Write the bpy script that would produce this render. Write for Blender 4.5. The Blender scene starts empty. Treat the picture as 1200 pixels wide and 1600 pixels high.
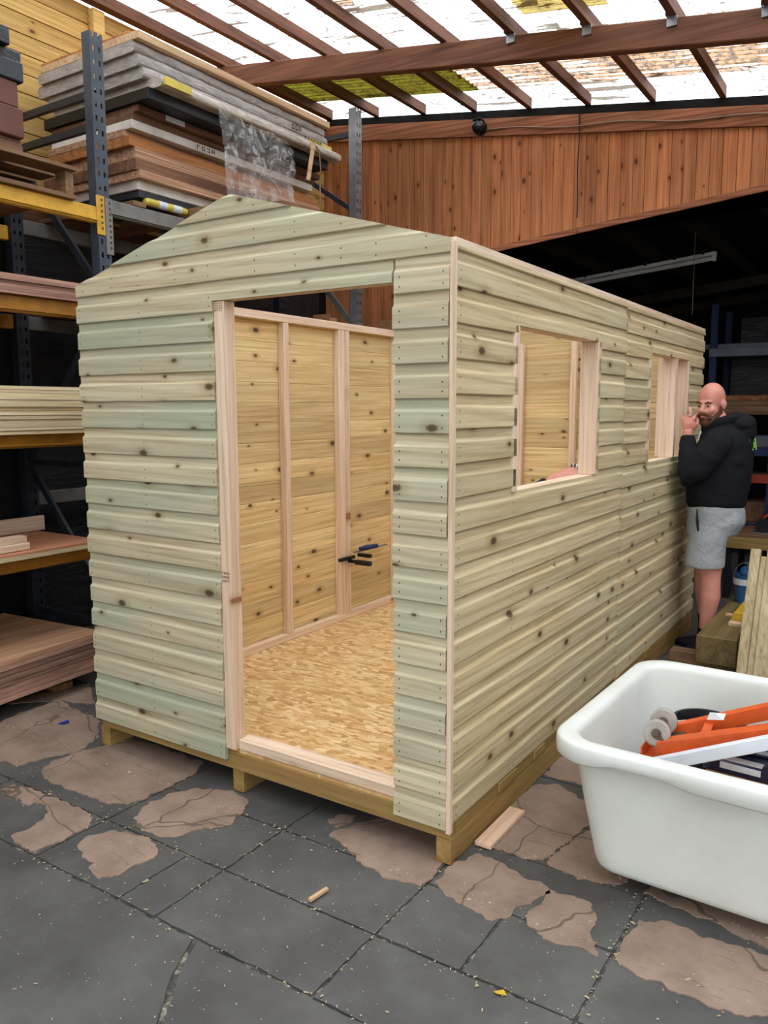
import bpy, bmesh, math, random
from mathutils import Vector, Matrix, noise
random.seed(7)
SC = bpy.context.scene
COL = SC.collection
PI = math.pi

# ------------------------------------------------------------------ camera, sky, exposure
cam_d = bpy.data.cameras.new('camera')
cam = bpy.data.objects.new('camera', cam_d)
COL.objects.link(cam)
cam_d.sensor_fit = 'VERTICAL'
cam_d.sensor_height = 24.0
cam_d.lens = 24.0 * 1251.46 / 1600.0
cam_d.clip_start = 0.05
cam_d.clip_end = 200
YAW, PITCH, ROLL = -0.581381, 0.129247, -0.0023
fw = Vector((math.sin(YAW) * math.cos(PITCH), math.cos(YAW) * math.cos(PITCH), -math.sin(PITCH)))
rt = Vector((math.cos(YAW), -math.sin(YAW), 0))
up = rt.cross(fw)
rt2 = rt * math.cos(ROLL) + up * math.sin(ROLL)
up2 = -rt * math.sin(ROLL) + up * math.cos(ROLL)
M = Matrix((rt2, up2, -fw)).transposed().to_4x4()
M.translation = Vector((1.28725, -2.36921, 1.65))
cam.matrix_world = M
SC.camera = cam

world = bpy.data.worlds.new('overcast sky')
SC.world = world
world.use_nodes = True
bg = world.node_tree.nodes['Background']
bg.inputs[0].default_value = (0.95, 0.97, 1.0, 1)
bg.inputs[1].default_value = 3.4
vs = SC.view_settings
vs.view_transform = 'Standard'
vs.look = 'None'
vs.gamma = 1.0
vs.exposure = 0.0
vs.use_curve_mapping = False
SC.cycles.max_bounces = 8
SC.cycles.diffuse_bounces = 4
SC.cycles.transparent_max_bounces = 12
SC.cycles.caustics_reflective = False
SC.cycles.caustics_refractive = False

# ------------------------------------------------------------------ materials
def C(r, g, b):
    def f(v):
        v /= 255.0
        return v / 12.92 if v <= 0.04045 else ((v + 0.055) / 1.055) ** 2.4
    return (f(r), f(g), f(b), 1.0)

class NT:
    def __init__(self, name):
        self.m = bpy.data.materials.new(name)
        self.m.use_nodes = True
        self.t = self.m.node_tree
        self.b = self.t.nodes['Principled BSDF']
        self.out = self.t.nodes['Material Output']
    def n(self, kind, **kw):
        nd = self.t.nodes.new('ShaderNode' + kind)
        for k, v in kw.items():
            setattr(nd, k, v)
        return nd
    def l(self, a, b):
        self.t.links.new(a, b)
    def put(self, sock, v):
        if hasattr(v, 'is_output'):
            self.l(v, sock)
        else:
            sock.default_value = v
    def mix(self, f, a, b, mode='MIX'):
        nd = self.n('MixRGB', blend_type=mode)
        self.put(nd.inputs[0], f); self.put(nd.inputs[1], a); self.put(nd.inputs[2], b)
        return nd.outputs[0]
    def math(self, op, a, b=0.0, clamp=False):
        nd = self.n('Math', operation=op, use_clamp=clamp)
        self.put(nd.inputs[0], a); self.put(nd.inputs[1], b)
        return nd.outputs[0]
    def madd(self, a, b, c):
        nd = self.n('Math', operation='MULTIPLY_ADD')
        self.put(nd.inputs[0], a); self.put(nd.inputs[1], b); self.put(nd.inputs[2], c)
        return nd.outputs[0]
    def ramp(self, f, stops):
        nd = self.n('ValToRGB')
        e = nd.color_ramp.elements
        while len(e) < len(stops):
            e.new(0.5)
        for i, (p, c) in enumerate(stops):
            e[i].position = p
            e[i].color = c if len(c) == 4 else (*c, 1)
        self.put(nd.inputs[0], f)
        return nd.outputs[0]
    def step(self, f, a, b):
        nd = self.n('MapRange', interpolation_type='SMOOTHSTEP')
        self.put(nd.inputs[0], f)
        nd.inputs[1].default_value = a; nd.inputs[2].default_value = b
        return nd.outputs[0]
    def coords(self, scale=(1, 1, 1), off=True):
        tc = self.n('TexCoord')
        v = tc.outputs['Object']
        if off:
            oi = self.n('ObjectInfo')
            s = self.n('VectorMath', operation='MULTIPLY')
            self.l(oi.outputs['Color'], s.inputs[0]); s.inputs[1].default_value = (37.0, 41.0, 29.0)
            a = self.n('VectorMath', operation='ADD')
            self.l(v, a.inputs[0]); self.l(s.outputs[0], a.inputs[1])
            v = a.outputs[0]
        return self.scaled(v, scale)
    def scaled(self, v, scale):
        s = self.n('VectorMath', operation='MULTIPLY')
        self.l(v, s.inputs[0]); s.inputs[1].default_value = scale
        return s.outputs[0]
    def noise(self, v, scale=1.0, detail=4.0, rough=0.55, dist=0.0):
        nd = self.n('TexNoise')
        self.l(v, nd.inputs['Vector'])
        nd.inputs['Scale'].default_value = scale
        nd.inputs['Detail'].default_value = detail
        nd.inputs['Roughness'].default_value = rough
        nd.inputs['Distortion'].default_value = dist
        return nd.outputs['Fac']
    def bump(self, h, strength=0.2, dist=0.01):
        nd = self.n('Bump')
        self.l(h, nd.inputs['Height'])
        nd.inputs['Strength'].default_value = strength
        nd.inputs['Distance'].default_value = dist
        self.l(nd.outputs[0], self.b.inputs['Normal'])
    def fin(self, col, rough=0.6, spec=0.3, metal=0.0):
        self.put(self.b.inputs['Base Color'], col)
        self.put(self.b.inputs['Roughness'], rough)
        self.b.inputs['Specular IOR Level'].default_value = spec
        self.b.inputs['Metallic'].default_value = metal
        return self.m

def wood(name, c1, c2, axis='X', thick='Y', knots=0.0, tint=None, tint_amt=0.6, var=0.25, knotcol=C(72, 52, 34), rough=0.65, grain=1.0, ring=0.25):
    t = NT(name)
    ax = {'X': 0, 'Y': 1, 'Z': 2}[axis]
    def sc(l, c):
        v = [c * grain] * 3
        v[ax] = l
        return tuple(v)
    base = t.coords()
    g1 = t.noise(t.scaled(base, sc(0.9, 16)), 1.0, 5, 0.6, 0.6)
    g2 = t.noise(t.scaled(base, sc(2.2, 75)), 1.0, 3, 0.6)
    lo = t.noise(t.scaled(base, sc(1.1, 5)), 1.0, 2, 0.5)
    wv = t.n('TexWave', wave_type='BANDS', bands_direction='DIAGONAL')
    t.l(t.scaled(base, sc(0.55, 15)), wv.inputs['Vector'])
    wv.inputs['Scale'].default_value = 1.0
    wv.inputs['Distortion'].default_value = 7.0
    wv.inputs['Detail'].default_value = 1.5
    wv.inputs['Detail Scale'].default_value = 0.7
    oi = t.n('ObjectInfo')
    sp = t.n('SeparateColor')
    t.l(oi.outputs['Color'], sp.inputs[0])
    col = t.mix(t.step(g1, 0.3, 0.72), c1, c2)
    col = t.mix(t.math('MULTIPLY', t.step(wv.outputs['Fac'], 0.45, 1.0), ring), col, t.mix(1.0, col, (0.66, 0.56, 0.44, 1), 'MULTIPLY'))
    col = t.mix(t.math('MULTIPLY', t.step(g2, 0.46, 0.7), 0.5), col, t.mix(1.0, col, (0.55, 0.5, 0.42, 1), 'MULTIPLY'))
    if tint is not None:
        f = t.math('MULTIPLY', t.step(lo, 0.28, 0.68), t.math('MULTIPLY', t.madd(sp.outputs[0], 0.75, 0.25), tint_amt))
        col = t.mix(f, col, tint)
    # board to board shade
    v = t.math('ADD', t.math('MULTIPLY', sp.outputs[1], var), 1.0 - var * 0.62)
    vc = t.n('CombineColor')
    for i in range(3):
        t.l(v, vc.inputs[i])
    col = t.mix(1.0, col, vc.outputs[0], 'MULTIPLY')
    h = g1
    if knots > 0:
        kv = [0, 0, 0]
        kv[ax] = 3.6
        th = {'X': 0, 'Y': 1, 'Z': 2}[thick]
        for i in range(3):
            if i != ax and i != th:
                kv[i] = 6.5
        sp2 = t.n('SeparateXYZ'); t.l(t.scaled(base, tuple(kv)), sp2.inputs[0])
        cb2 = t.n('CombineXYZ')
        t.l(sp2.outputs[ax], cb2.inputs[0])
        t.l(sp2.outputs[[i for i in range(3) if i != ax and i != th][0]], cb2.inputs[1])
        k = cb2.outputs[0]
        jn = t.n('TexNoise'); t.l(t.scaled(base, (45, 45, 45)), jn.inputs['Vector'])
        jv = t.n('VectorMath', operation='MULTIPLY_ADD')
        t.l(jn.outputs['Color'], jv.inputs[0]); jv.inputs[1].default_value = (0.07, 0.07, 0.07); t.l(k, jv.inputs[2])
        vo = t.n('TexVoronoi', voronoi_dimensions='2D')
        t.l(jv.outputs[0], vo.inputs['Vector'])
        vo.inputs['Scale'].default_value = 1.0
        vs_ = t.n('SeparateColor'); t.l(vo.outputs['Color'], vs_.inputs[0])
        on = t.math('LESS_THAN', vs_.outputs[0], knots)
        rad = t.math('MULTIPLY_ADD', vs_.outputs[1], 0.075)
        rad.node.inputs[2].default_value = 0.03
        d = t.math('DIVIDE', vo.outputs['Distance'], rad)
        core = t.math('MULTIPLY', t.math('SUBTRACT', 1.0, t.step(d, 0.55, 1.25)), on)
        halo = t.math('MULTIPLY', t.math('MULTIPLY', t.math('SUBTRACT', 1.0, t.step(d, 0.9, 3.2)), on), 0.45)
        col = t.mix(halo, col, t.mix(1.0, col, (0.55, 0.43, 0.29, 1), 'MULTIPLY'))
        col = t.mix(t.math('MULTIPLY', core, 0.88), col, knotcol)
    t.bump(h, 0.12, 0.004)
    return t.fin(col, rough, 0.25)

def plain(name, c, rough=0.6, metal=0.0, spec=0.3, var=0.12, scale=6.0, bump=0.0, c2=None):
    t = NT(name)
    v = t.coords()
    n = t.noise(v, scale, 5, 0.6)
    dark = c2 if c2 is not None else tuple(x * (1 - 2.2 * var) for x in c[:3]) + (1,)
    col = t.mix(t.step(n, 0.3, 0.75), c, dark)
    if bump:
        t.bump(t.noise(v, scale * 8, 4, 0.6), bump, 0.003)
    return t.fin(col, rough, spec, metal)

M_ = {}
GREEN = C(168, 182, 158)
M_['clad'] = wood('treated cladding', C(222, 209, 178), C(200, 184, 150), knots=0.5, tint=GREEN, tint_amt=0.75, var=0.16, ring=0.4)
M_['clad_side'] = wood('treated side cladding', C(228, 209, 170), C(208, 186, 144), knots=0.5, tint=C(196, 192, 160), tint_amt=0.5, var=0.16, ring=0.4)
M_['clad_in'] = wood('tan cladding inside', C(238, 213, 160), C(220, 188, 132), knots=0.5, tint=C(200, 190, 140), tint_amt=0.35, var=0.34, ring=0.3)
for a in 'XYZ':
    M_['planed' + a] = wood('planed pale softwood ' + a, C(240, 217, 194), C(228, 198, 168), axis=a, thick='Y' if a != 'Y' else 'X', knots=0.12, knotcol=C(150, 98, 60), var=0.10, ring=0.15)
    M_['bearer' + a] = wood('treated bearer ' + a, C(176, 142, 88), C(146, 110, 62), axis=a, thick='Y' if a != 'Y' else 'X', knots=0.25, tint=C(140, 132, 80), tint_amt=0.5, var=0.15)
    M_['roofwood' + a] = wood('old roof timber ' + a, C(126, 84, 62), C(90, 58, 42), axis=a, thick='Y' if a != 'Y' else 'X', var=0.2, rough=0.7, ring=0.4)
    M_['dimwood' + a] = wood('dull stored timber ' + a, C(150, 118, 88), C(108, 80, 58), axis=a, thick='Y' if a != 'Y' else 'X', var=0.3)
M_['redboard'] = wood('red brown boarding', C(206, 138, 92), C(168, 106, 68), axis='Z', thick='Y', knots=0.6, knotcol=C(70, 34, 20), var=0.36, ring=0.3)
M_['redbeam'] = wood('red brown fascia', C(178, 118, 86), C(138, 86, 60), axis='X', thick='Y', knots=0.2, knotcol=C(60, 28, 16), var=0.2, ring=0.8)
M_['yellowboard'] = wood('yellow wall boarding', C(226, 190, 118), C(196, 156, 84), axis='Y', thick='X', knots=0.3, var=0.16, ring=0.35)
M_['sleeper'] = wood('olive treated sleeper', C(128, 110, 70), C(98, 82, 52), axis='Y', thick='X', knots=0.1, var=0.15)
M_['oldplank'] = wood('weathered plank', C(206, 190, 154), C(168, 150, 112), axis='Z', thick='Y', knots=0.35, var=0.1)
M_['plyface'] = wood('brown plywood face', C(206, 164, 130), C(172, 130, 100), axis='Y', thick='Z', var=0.14, grain=0.5)
M_['plyred'] = wood('reddish plywood face', C(206, 146, 112), C(180, 122, 92), axis='Y', thick='Z', var=0.1, grain=0.5)
M_['plypale'] = wood('pale plywood edge', C(236, 220, 184), C(206, 184, 142), axis='Y', thick='X', var=0.3, grain=1.6)
M_['plypurple'] = wood('purplish plywood edge', C(196, 156, 136), C(158, 120, 104), axis='Y', thick='X', var=0.4, grain=1.6)
M_['offcut'] = wood('pink planed offcut', C(238, 204, 176), C(222, 182, 152), axis='Y', thick='Z', knots=0.1, var=0.05)

def osb():
    t = NT('oriented strand board')
    v0 = t.coords(off=False)
    dn = t.n('TexNoise'); t.l(v0, dn.inputs['Vector']); dn.inputs['Scale'].default_value = 18; dn.inputs['Detail'].default_value = 3
    dm = t.n('VectorMath', operation='MULTIPLY_ADD'); t.l(dn.outputs['Color'], dm.inputs[0]); dm.inputs[1].default_value = (0.016, 0.016, 0.0); t.l(v0, dm.inputs[2])
    v = dm.outputs[0]
    col = None
    for i, (sx, sy, rot) in enumerate(((9, 58, 0.3), (12, 66, -0.4), (26, 44, 1.1))):
        mp = t.n('Mapping'); t.l(v, mp.inputs[0])
        mp.inputs['Rotation'].default_value = (0, 0, rot); mp.inputs['Scale'].default_value = (sx, sy, 1)
        vo = t.n('TexVoronoi', voronoi_dimensions='2D'); t.l(mp.outputs[0], vo.inputs['Vector']); vo.inputs['Scale'].default_value = 1
        s = t.n('SeparateColor'); t.l(vo.outputs['Color'], s.inputs[0])
        c = t.ramp(s.outputs[0], [(0, C(186, 140, 86)), (0.3, C(212, 170, 114)), (0.65, C(226, 190, 134)), (1, C(240, 214, 166))])
        col = c if col is None else t.mix(t.math('GREATER_THAN', s.outputs[1], 0.6), col, c)
    n = t.noise(v, 30, 5, 0.7)
    col = t.mix(t.math('MULTIPLY', t.step(n, 0.56, 0.7), 0.55), col, C(138, 92, 50))
    col = t.mix(t.math('MULTIPLY', t.step(t.noise(v, 2.0, 3), 0.45, 0.75), 0.2), col, C(200, 150, 80))
    t.bump(n, 0.15, 0.003)
    return t.fin(col, 0.5, 0.35)
M_['osb'] = osb()

def concrete():
    t = NT('dark coated concrete')
    v = t.coords(off=False)
    n = t.noise(v, 2.2, 6, 0.65)
    col = t.mix(t.step(n, 0.3, 0.72), C(72, 71, 70), C(97, 96, 93))
    vo = t.n('TexVoronoi'); t.l(v, vo.inputs['Vector']); vo.inputs['Scale'].default_value = 75
    s = t.n('SeparateColor'); t.l(vo.outputs['Color'], s.inputs[0])
    sp = t.math('MULTIPLY', t.math('LESS_THAN', vo.outputs['Distance'], 0.16), t.math('LESS_THAN', s.outputs[0], 0.05))
    col = t.mix(t.math('MULTIPLY', sp, 0.7), col, C(172, 166, 150))
    sc = t.noise(t.scaled(v, (1.2, 5, 1)), 3, 6, 0.7, 1.2)
    col = t.mix(t.math('MULTIPLY', t.step(sc, 0.6, 0.72), 0.3), col, C(120, 116, 108))
    t.bump(t.noise(v, 60, 5, 0.7), 0.25, 0.004)
    return t.fin(col, t.math('ADD', t.math('MULTIPLY', n, 0.3), 0.36), 0.4)
M_['concrete'] = concrete()

def joint():
    t = NT('dusty joint fill')
    v = t.coords(off=False)
    col = t.ramp(t.noise(v, 22, 6, 0.8), [(0.36, C(42, 42, 40)), (0.52, C(86, 84, 78)), (0.66, C(170, 162, 142))])
    t.bump(t.noise(v, 90, 4), 0.5, 0.005)
    return t.fin(col, 0.9, 0.1)
M_['joint'] = joint()

def worn():
    t = NT('worn brown floor patch')
    v = t.coords(off=False)
    n = t.noise(v, 5, 6, 0.65)
    col = t.mix(t.step(n, 0.3, 0.75), C(160, 138, 122), C(132, 112, 98))
    sc = t.noise(t.scaled(v, (2.5, 16, 1)), 2.0, 6, 0.7, 1.8)
    col = t.mix(t.math('MULTIPLY', t.step(sc, 0.57, 0.67), 0.5), col, C(84, 76, 70))
    vo = t.n('TexVoronoi', feature='DISTANCE_TO_EDGE')
    dv = t.n('VectorMath', operation='ADD'); t.l(v, dv.inputs[0])
    nn = t.n('TexNoise'); nn.inputs['Scale'].default_value = 6; t.l(v, nn.inputs['Vector'])
    ns = t.n('VectorMath', operation='SCALE'); t.l(nn.outputs['Color'], ns.inputs[0]); ns.inputs['Scale'].default_value = 0.10
    t.l(ns.outputs[0], dv.inputs[1]); t.l(dv.outputs[0], vo.inputs['Vector']); vo.inputs['Scale'].default_value = 1.25
    col = t.mix(t.math('MULTIPLY', t.math('LESS_THAN', vo.outputs['Distance'], 0.004), 0.6), col, C(62, 54, 48))
    t.bump(n, 0.2, 0.005)
    return t.fin(col, 0.62, 0.3)
M_['worn'] = worn()

def tote_mat():
    t = NT('milky white plastic')
    v = t.coords(off=False)
    n = t.noise(v, 3.5, 5, 0.6)
    col = t.mix(t.step(n, 0.35, 0.8), C(228, 231, 225), C(216, 219, 210))
    sc = t.noise(t.scaled(v, (14, 14, 2)), 3, 4, 0.7)
    col = t.mix(t.math('MULTIPLY', t.step(sc, 0.66, 0.74), 0.2), col, C(180, 172, 156))
    t.fin(col, 0.36, 0.45)
    t.b.inputs['Subsurface Weight'].default_value = 0.25
    t.b.inputs['Subsurface Radius'].default_value = (0.03, 0.03, 0.03)
    t.b.inputs['Subsurface Scale'].default_value = 0.5
    return t.m
M_['tote'] = tote_mat()

def roof_sheet(name, kind):
    t = NT(name)
    v = t.coords()
    tr = t.n('BsdfTransparent')
    tl = t.n('BsdfTranslucent')
    df = t.n('BsdfDiffuse')
    streak = t.noise(t.scaled(v, (0.7, 9, 1)), 1.6, 6, 0.65, 0.4)
    specks = t.noise(t.scaled(v, (9, 14, 1)), 2.2, 4, 0.75)
    if kind == 'clear':
        tr.inputs[0].default_value = (0.93, 0.95, 0.97, 1)
        dirt = t.math('MAXIMUM', t.math('MULTIPLY', t.step(streak, 0.575, 0.61), 0.97), t.math('MULTIPLY', t.step(specks, 0.59, 0.62), 0.95))
        dc = t.mix(specks, C(90, 80, 72), C(170, 155, 135))
    elif kind == 'leafy':
        tr.inputs[0].default_value = (0.93, 0.93, 0.92, 1)
        dirt = t.math('MULTIPLY', t.step(streak, 0.42, 0.5), 0.9)
        dc = t.mix(t.step(specks, 0.46, 0.58), C(206, 160, 112), C(84, 62, 46))
    else:
        tr.inputs[0].default_value = (0.15, 0.14, 0.012, 1) if kind == 'yellow' else (0.75, 0.62, 0.2, 1)
        dirt = t.math('ADD', t.math('MULTIPLY', t.step(streak, 0.36, 0.56), 0.35), 0.6)
        dc = t.mix(t.step(specks, 0.35, 0.65), C(112, 102, 34), C(66, 58, 22)) if kind == 'yellow' else t.mix(specks, C(200, 176, 110), C(150, 120, 70))
    t.l(dc, tl.inputs[0]); t.l(dc, df.inputs[0])
    m1 = t.n('MixShader'); m1.inputs[0].default_value = 0.5
    t.l(tl.outputs[0], m1.inputs[1]); t.l(df.outputs[0], m1.inputs[2])
    m2 = t.n('MixShader'); t.l(dirt, m2.inputs[0])
    t.l(tr.outputs[0], m2.inputs[1]); t.l(m1.outputs[0], m2.inputs[2])
    t.l(m2.outputs[0], t.out.inputs[0])
    return t.m
M_['roof_clear'] = roof_sheet('clear corrugated sheet', 'clear')
M_['roof_leafy'] = roof_sheet('leaf littered corrugated sheet', 'leafy')
M_['roof_amber'] = roof_sheet('amber corrugated sheet', 'amber')
M_['roof_yellow'] = roof_sheet('yellowed corrugated sheet', 'yellow')

def film():
    t = NT('crinkled clear polythene')
    v = t.coords()
    n = t.noise(v, 9, 6, 0.7, 1.5)
    t.bump(n, 1.0, 0.05)
    t.fin((0.86, 0.84, 0.82, 1), 0.18, 0.6)
    tr = t.n('BsdfTransparent')
    m = t.n('MixShader')
    f = t.math('ADD', t.math('MULTIPLY', t.step(n, 0.38, 0.78), 0.62), 0.10)
    t.l(f, m.inputs[0]); t.l(tr.outputs[0], m.inputs[1]); t.l(t.b.outputs[0], m.inputs[2])
    t.l(m.outputs[0], t.out.inputs[0])
    return t.m
M_['film'] = film()

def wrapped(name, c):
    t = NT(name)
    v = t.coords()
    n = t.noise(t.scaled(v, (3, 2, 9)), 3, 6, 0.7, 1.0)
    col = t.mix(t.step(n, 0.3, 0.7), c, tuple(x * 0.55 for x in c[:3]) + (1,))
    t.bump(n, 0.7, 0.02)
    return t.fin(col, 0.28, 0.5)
M_['wrap'] = wrapped('silver wrapped', C(186, 178, 172))
M_['wrapwhite'] = wrapped('white wrapped', C(214, 204, 190))
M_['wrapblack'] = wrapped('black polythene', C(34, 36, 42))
M_['blackpanel'] = plain('black panel', C(30, 31, 34), 0.35)
M_['whitepaint'] = plain('white painted panel', C(222, 216, 206), 0.5)
M_['shaggy'] = wood('splintered panel edge', C(214, 176, 146), C(150, 108, 84), axis='Y', thick='X', var=0.2, grain=2.4, ring=0.8)
M_['orangewood'] = wood('orange brown panel edge', C(196, 136, 84), C(150, 96, 56), axis='Y', thick='X', var=0.2)
M_['palewood'] = wood('pale panel edge', C(226, 196, 158), C(190, 154, 116), axis='Y', thick='X', var=0.2)
M_['brownpanel'] = wood('brown panel edge', C(134, 98, 74), C(96, 68, 52), axis='Y', thick='X', var=0.2)
M_['redslab'] = plain('dark red slab', C(110, 72, 62), 0.6)
M_['yellowprint'] = plain('yellow printed wrap', C(214, 196, 84), 0.4)
M_['steelblue'] = plain('dark blue grey rack steel', C(66, 76, 88), 0.45, 0.0, 0.5, 0.2, 9)
M_['steeldark'] = plain('black rack steel', C(40, 46, 56), 0.45, 0.0, 0.5, 0.2, 9)
M_['steelgrey'] = plain('grey steel beam', C(132, 130, 126), 0.45, 0.2, 0.5, 0.2, 7)
M_['galv'] = plain('galvanised steel', C(146, 150, 152), 0.4, 0.6, 0.5, 0.15, 9)
M_['yellowsteel'] = plain('chipped yellow steel', C(226, 176, 62), 0.5, 0.0, 0.4, 0.14, 9)
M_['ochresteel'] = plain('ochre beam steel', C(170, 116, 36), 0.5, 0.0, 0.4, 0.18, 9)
M_['orangesteel'] = plain('orange painted steel', C(226, 96, 34), 0.4, 0.0, 0.5, 0.12, 12)
M_['whitemetal'] = plain('white enamelled bar', C(226, 232, 240), 0.3, 0.0, 0.5, 0.05)
M_['rust'] = plain('rusty bracket steel', C(128, 112, 96), 0.6, 0.4, 0.4, 0.3, 20)
M_['wheelrub'] = plain('grey rubber', C(176, 170, 162), 0.55, 0, 0.3, 0.1, 12)
M_['blackplast'] = plain('black plastic', C(30, 31, 34), 0.4)
M_['bluegrip'] = plain('blue grip', C(44, 56, 104), 0.5)
M_['navybox'] = plain('navy printed box', C(26, 30, 62), 0.22, 0, 0.5, 0.2, 8)
M_['label'] = plain('white label', C(222, 230, 236), 0.5)
M_['cardboard'] = plain('cardboard', C(168, 124, 88), 0.8, 0, 0.1, 0.1, 5)
M_['darkcard'] = plain('dim cardboard', C(150, 108, 76), 0.8, 0, 0.1, 0.1, 5)
M_['chain'] = plain('white plastic chain', C(228, 230, 232), 0.4)
M_['darkwall'] = plain('dark wall', C(34, 31, 30), 0.85, 0, 0.1, 0.2, 2)  # near-black mottled wall colour
M_['wallpale'] = plain('pale unseen wall', C(170, 166, 158), 0.85, 0, 0.1, 0.08, 2)  # for the added unseen walls, pale so they bounce some fill light
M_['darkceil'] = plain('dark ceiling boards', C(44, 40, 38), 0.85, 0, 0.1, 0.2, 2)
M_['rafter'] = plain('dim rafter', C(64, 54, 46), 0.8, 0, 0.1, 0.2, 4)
M_['tubewhite'] = plain('dusty white fitting', C(236, 236, 232), 0.5)
M_['blue'] = plain('blue plastic', C(44, 96, 140), 0.4)
M_['bluedark'] = plain('dark blue steel', C(36, 50, 92), 0.5)
M_['slate'] = plain('slate grey sheet', C(110, 116, 128), 0.5)
M_['redsteel'] = plain('red steel', C(168, 62, 44), 0.5)
M_['yellowtool'] = plain('yellow tool body', C(206, 168, 44), 0.45)
M_['nail'] = plain('nail head', C(70, 62, 52), 0.6)
M_['ink'] = plain('printed ink', C(96, 60, 48), 0.8)
M_['litter'] = plain('pale wood crumbs', C(196, 178, 146), 0.9)
M_['bluescrap'] = plain('blue scrap', C(52, 62, 150), 0.5)
M_['cable'] = plain('grey cable sheath', C(150, 122, 100), 0.6)
def skin(name, c, c2):
    t = NT(name)
    v = t.coords(off=False)
    col = t.mix(t.step(t.noise(v, 9, 4, 0.6), 0.3, 0.75), c, c2)
    t.fin(col, 0.5, 0.35)
    t.b.inputs['Subsurface Weight'].default_value = 0.1
    t.b.inputs['Subsurface Radius'].default_value = (0.01, 0.004, 0.002)
    return t.m
M_['skin'] = skin('skin', C(222, 160, 142), C(206, 134, 118))
def fabric(name, c, s=220, amt=0.3):
    t = NT(name)
    v = t.coords(off=False)
    n = t.noise(v, s, 3, 0.6)
    col = t.mix(t.step(n, 0.3, 0.7), c, tuple(x * (1 - amt) for x in c[:3]) + (1,))
    t.bump(t.noise(v, 14, 4, 0.55, 0.8), 0.5, 0.03)
    return t.fin(col, 0.9, 0.1)
M_['hoodie'] = fabric('black sweatshirt', C(33, 34, 38))
M_['shorts'] = fabric('grey marl jersey', C(172, 176, 180), 260, 0.25)
M_['beard'] = fabric('brown beard', C(112, 78, 62), 400, 0.4)
M_['brow'] = fabric('brown eyebrow', C(120, 84, 66), 400, 0.4)
M_['lip'] = plain('lip', C(184, 112, 104), 0.5)
M_['eyewhite'] = plain('eye white', C(176, 164, 158), 0.5)
M_['iris'] = plain('iris', C(50, 52, 58), 0.2)
M_['sock'] = fabric('black sock', C(28, 28, 30))
M_['silver'] = plain('silver ring', C(220, 220, 216), 0.25, 0.8)
M_['greenprint'] = plain('lime print', C(160, 224, 90), 0.6)
M_['trousers'] = fabric('dark work trousers', C(44, 46, 52))
def stripes():
    t = NT('striped jersey')
    v = t.coords(off=False)
    w = t.n('TexWave', wave_type='BANDS', bands_direction='X'); t.l(v, w.inputs['Vector']); w.inputs['Scale'].default_value = 9
    col = t.mix(t.step(w.outputs['Fac'], 0.4, 0.6), C(206, 200, 196), C(58, 58, 64))
    return t.fin(col, 0.9, 0.1)
M_['stripes'] = stripes()

# ------------------------------------------------------------------ mesh helpers
WL = {}

def rcol():
    return (random.random(), random.random(), random.random(), 1.0)

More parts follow.
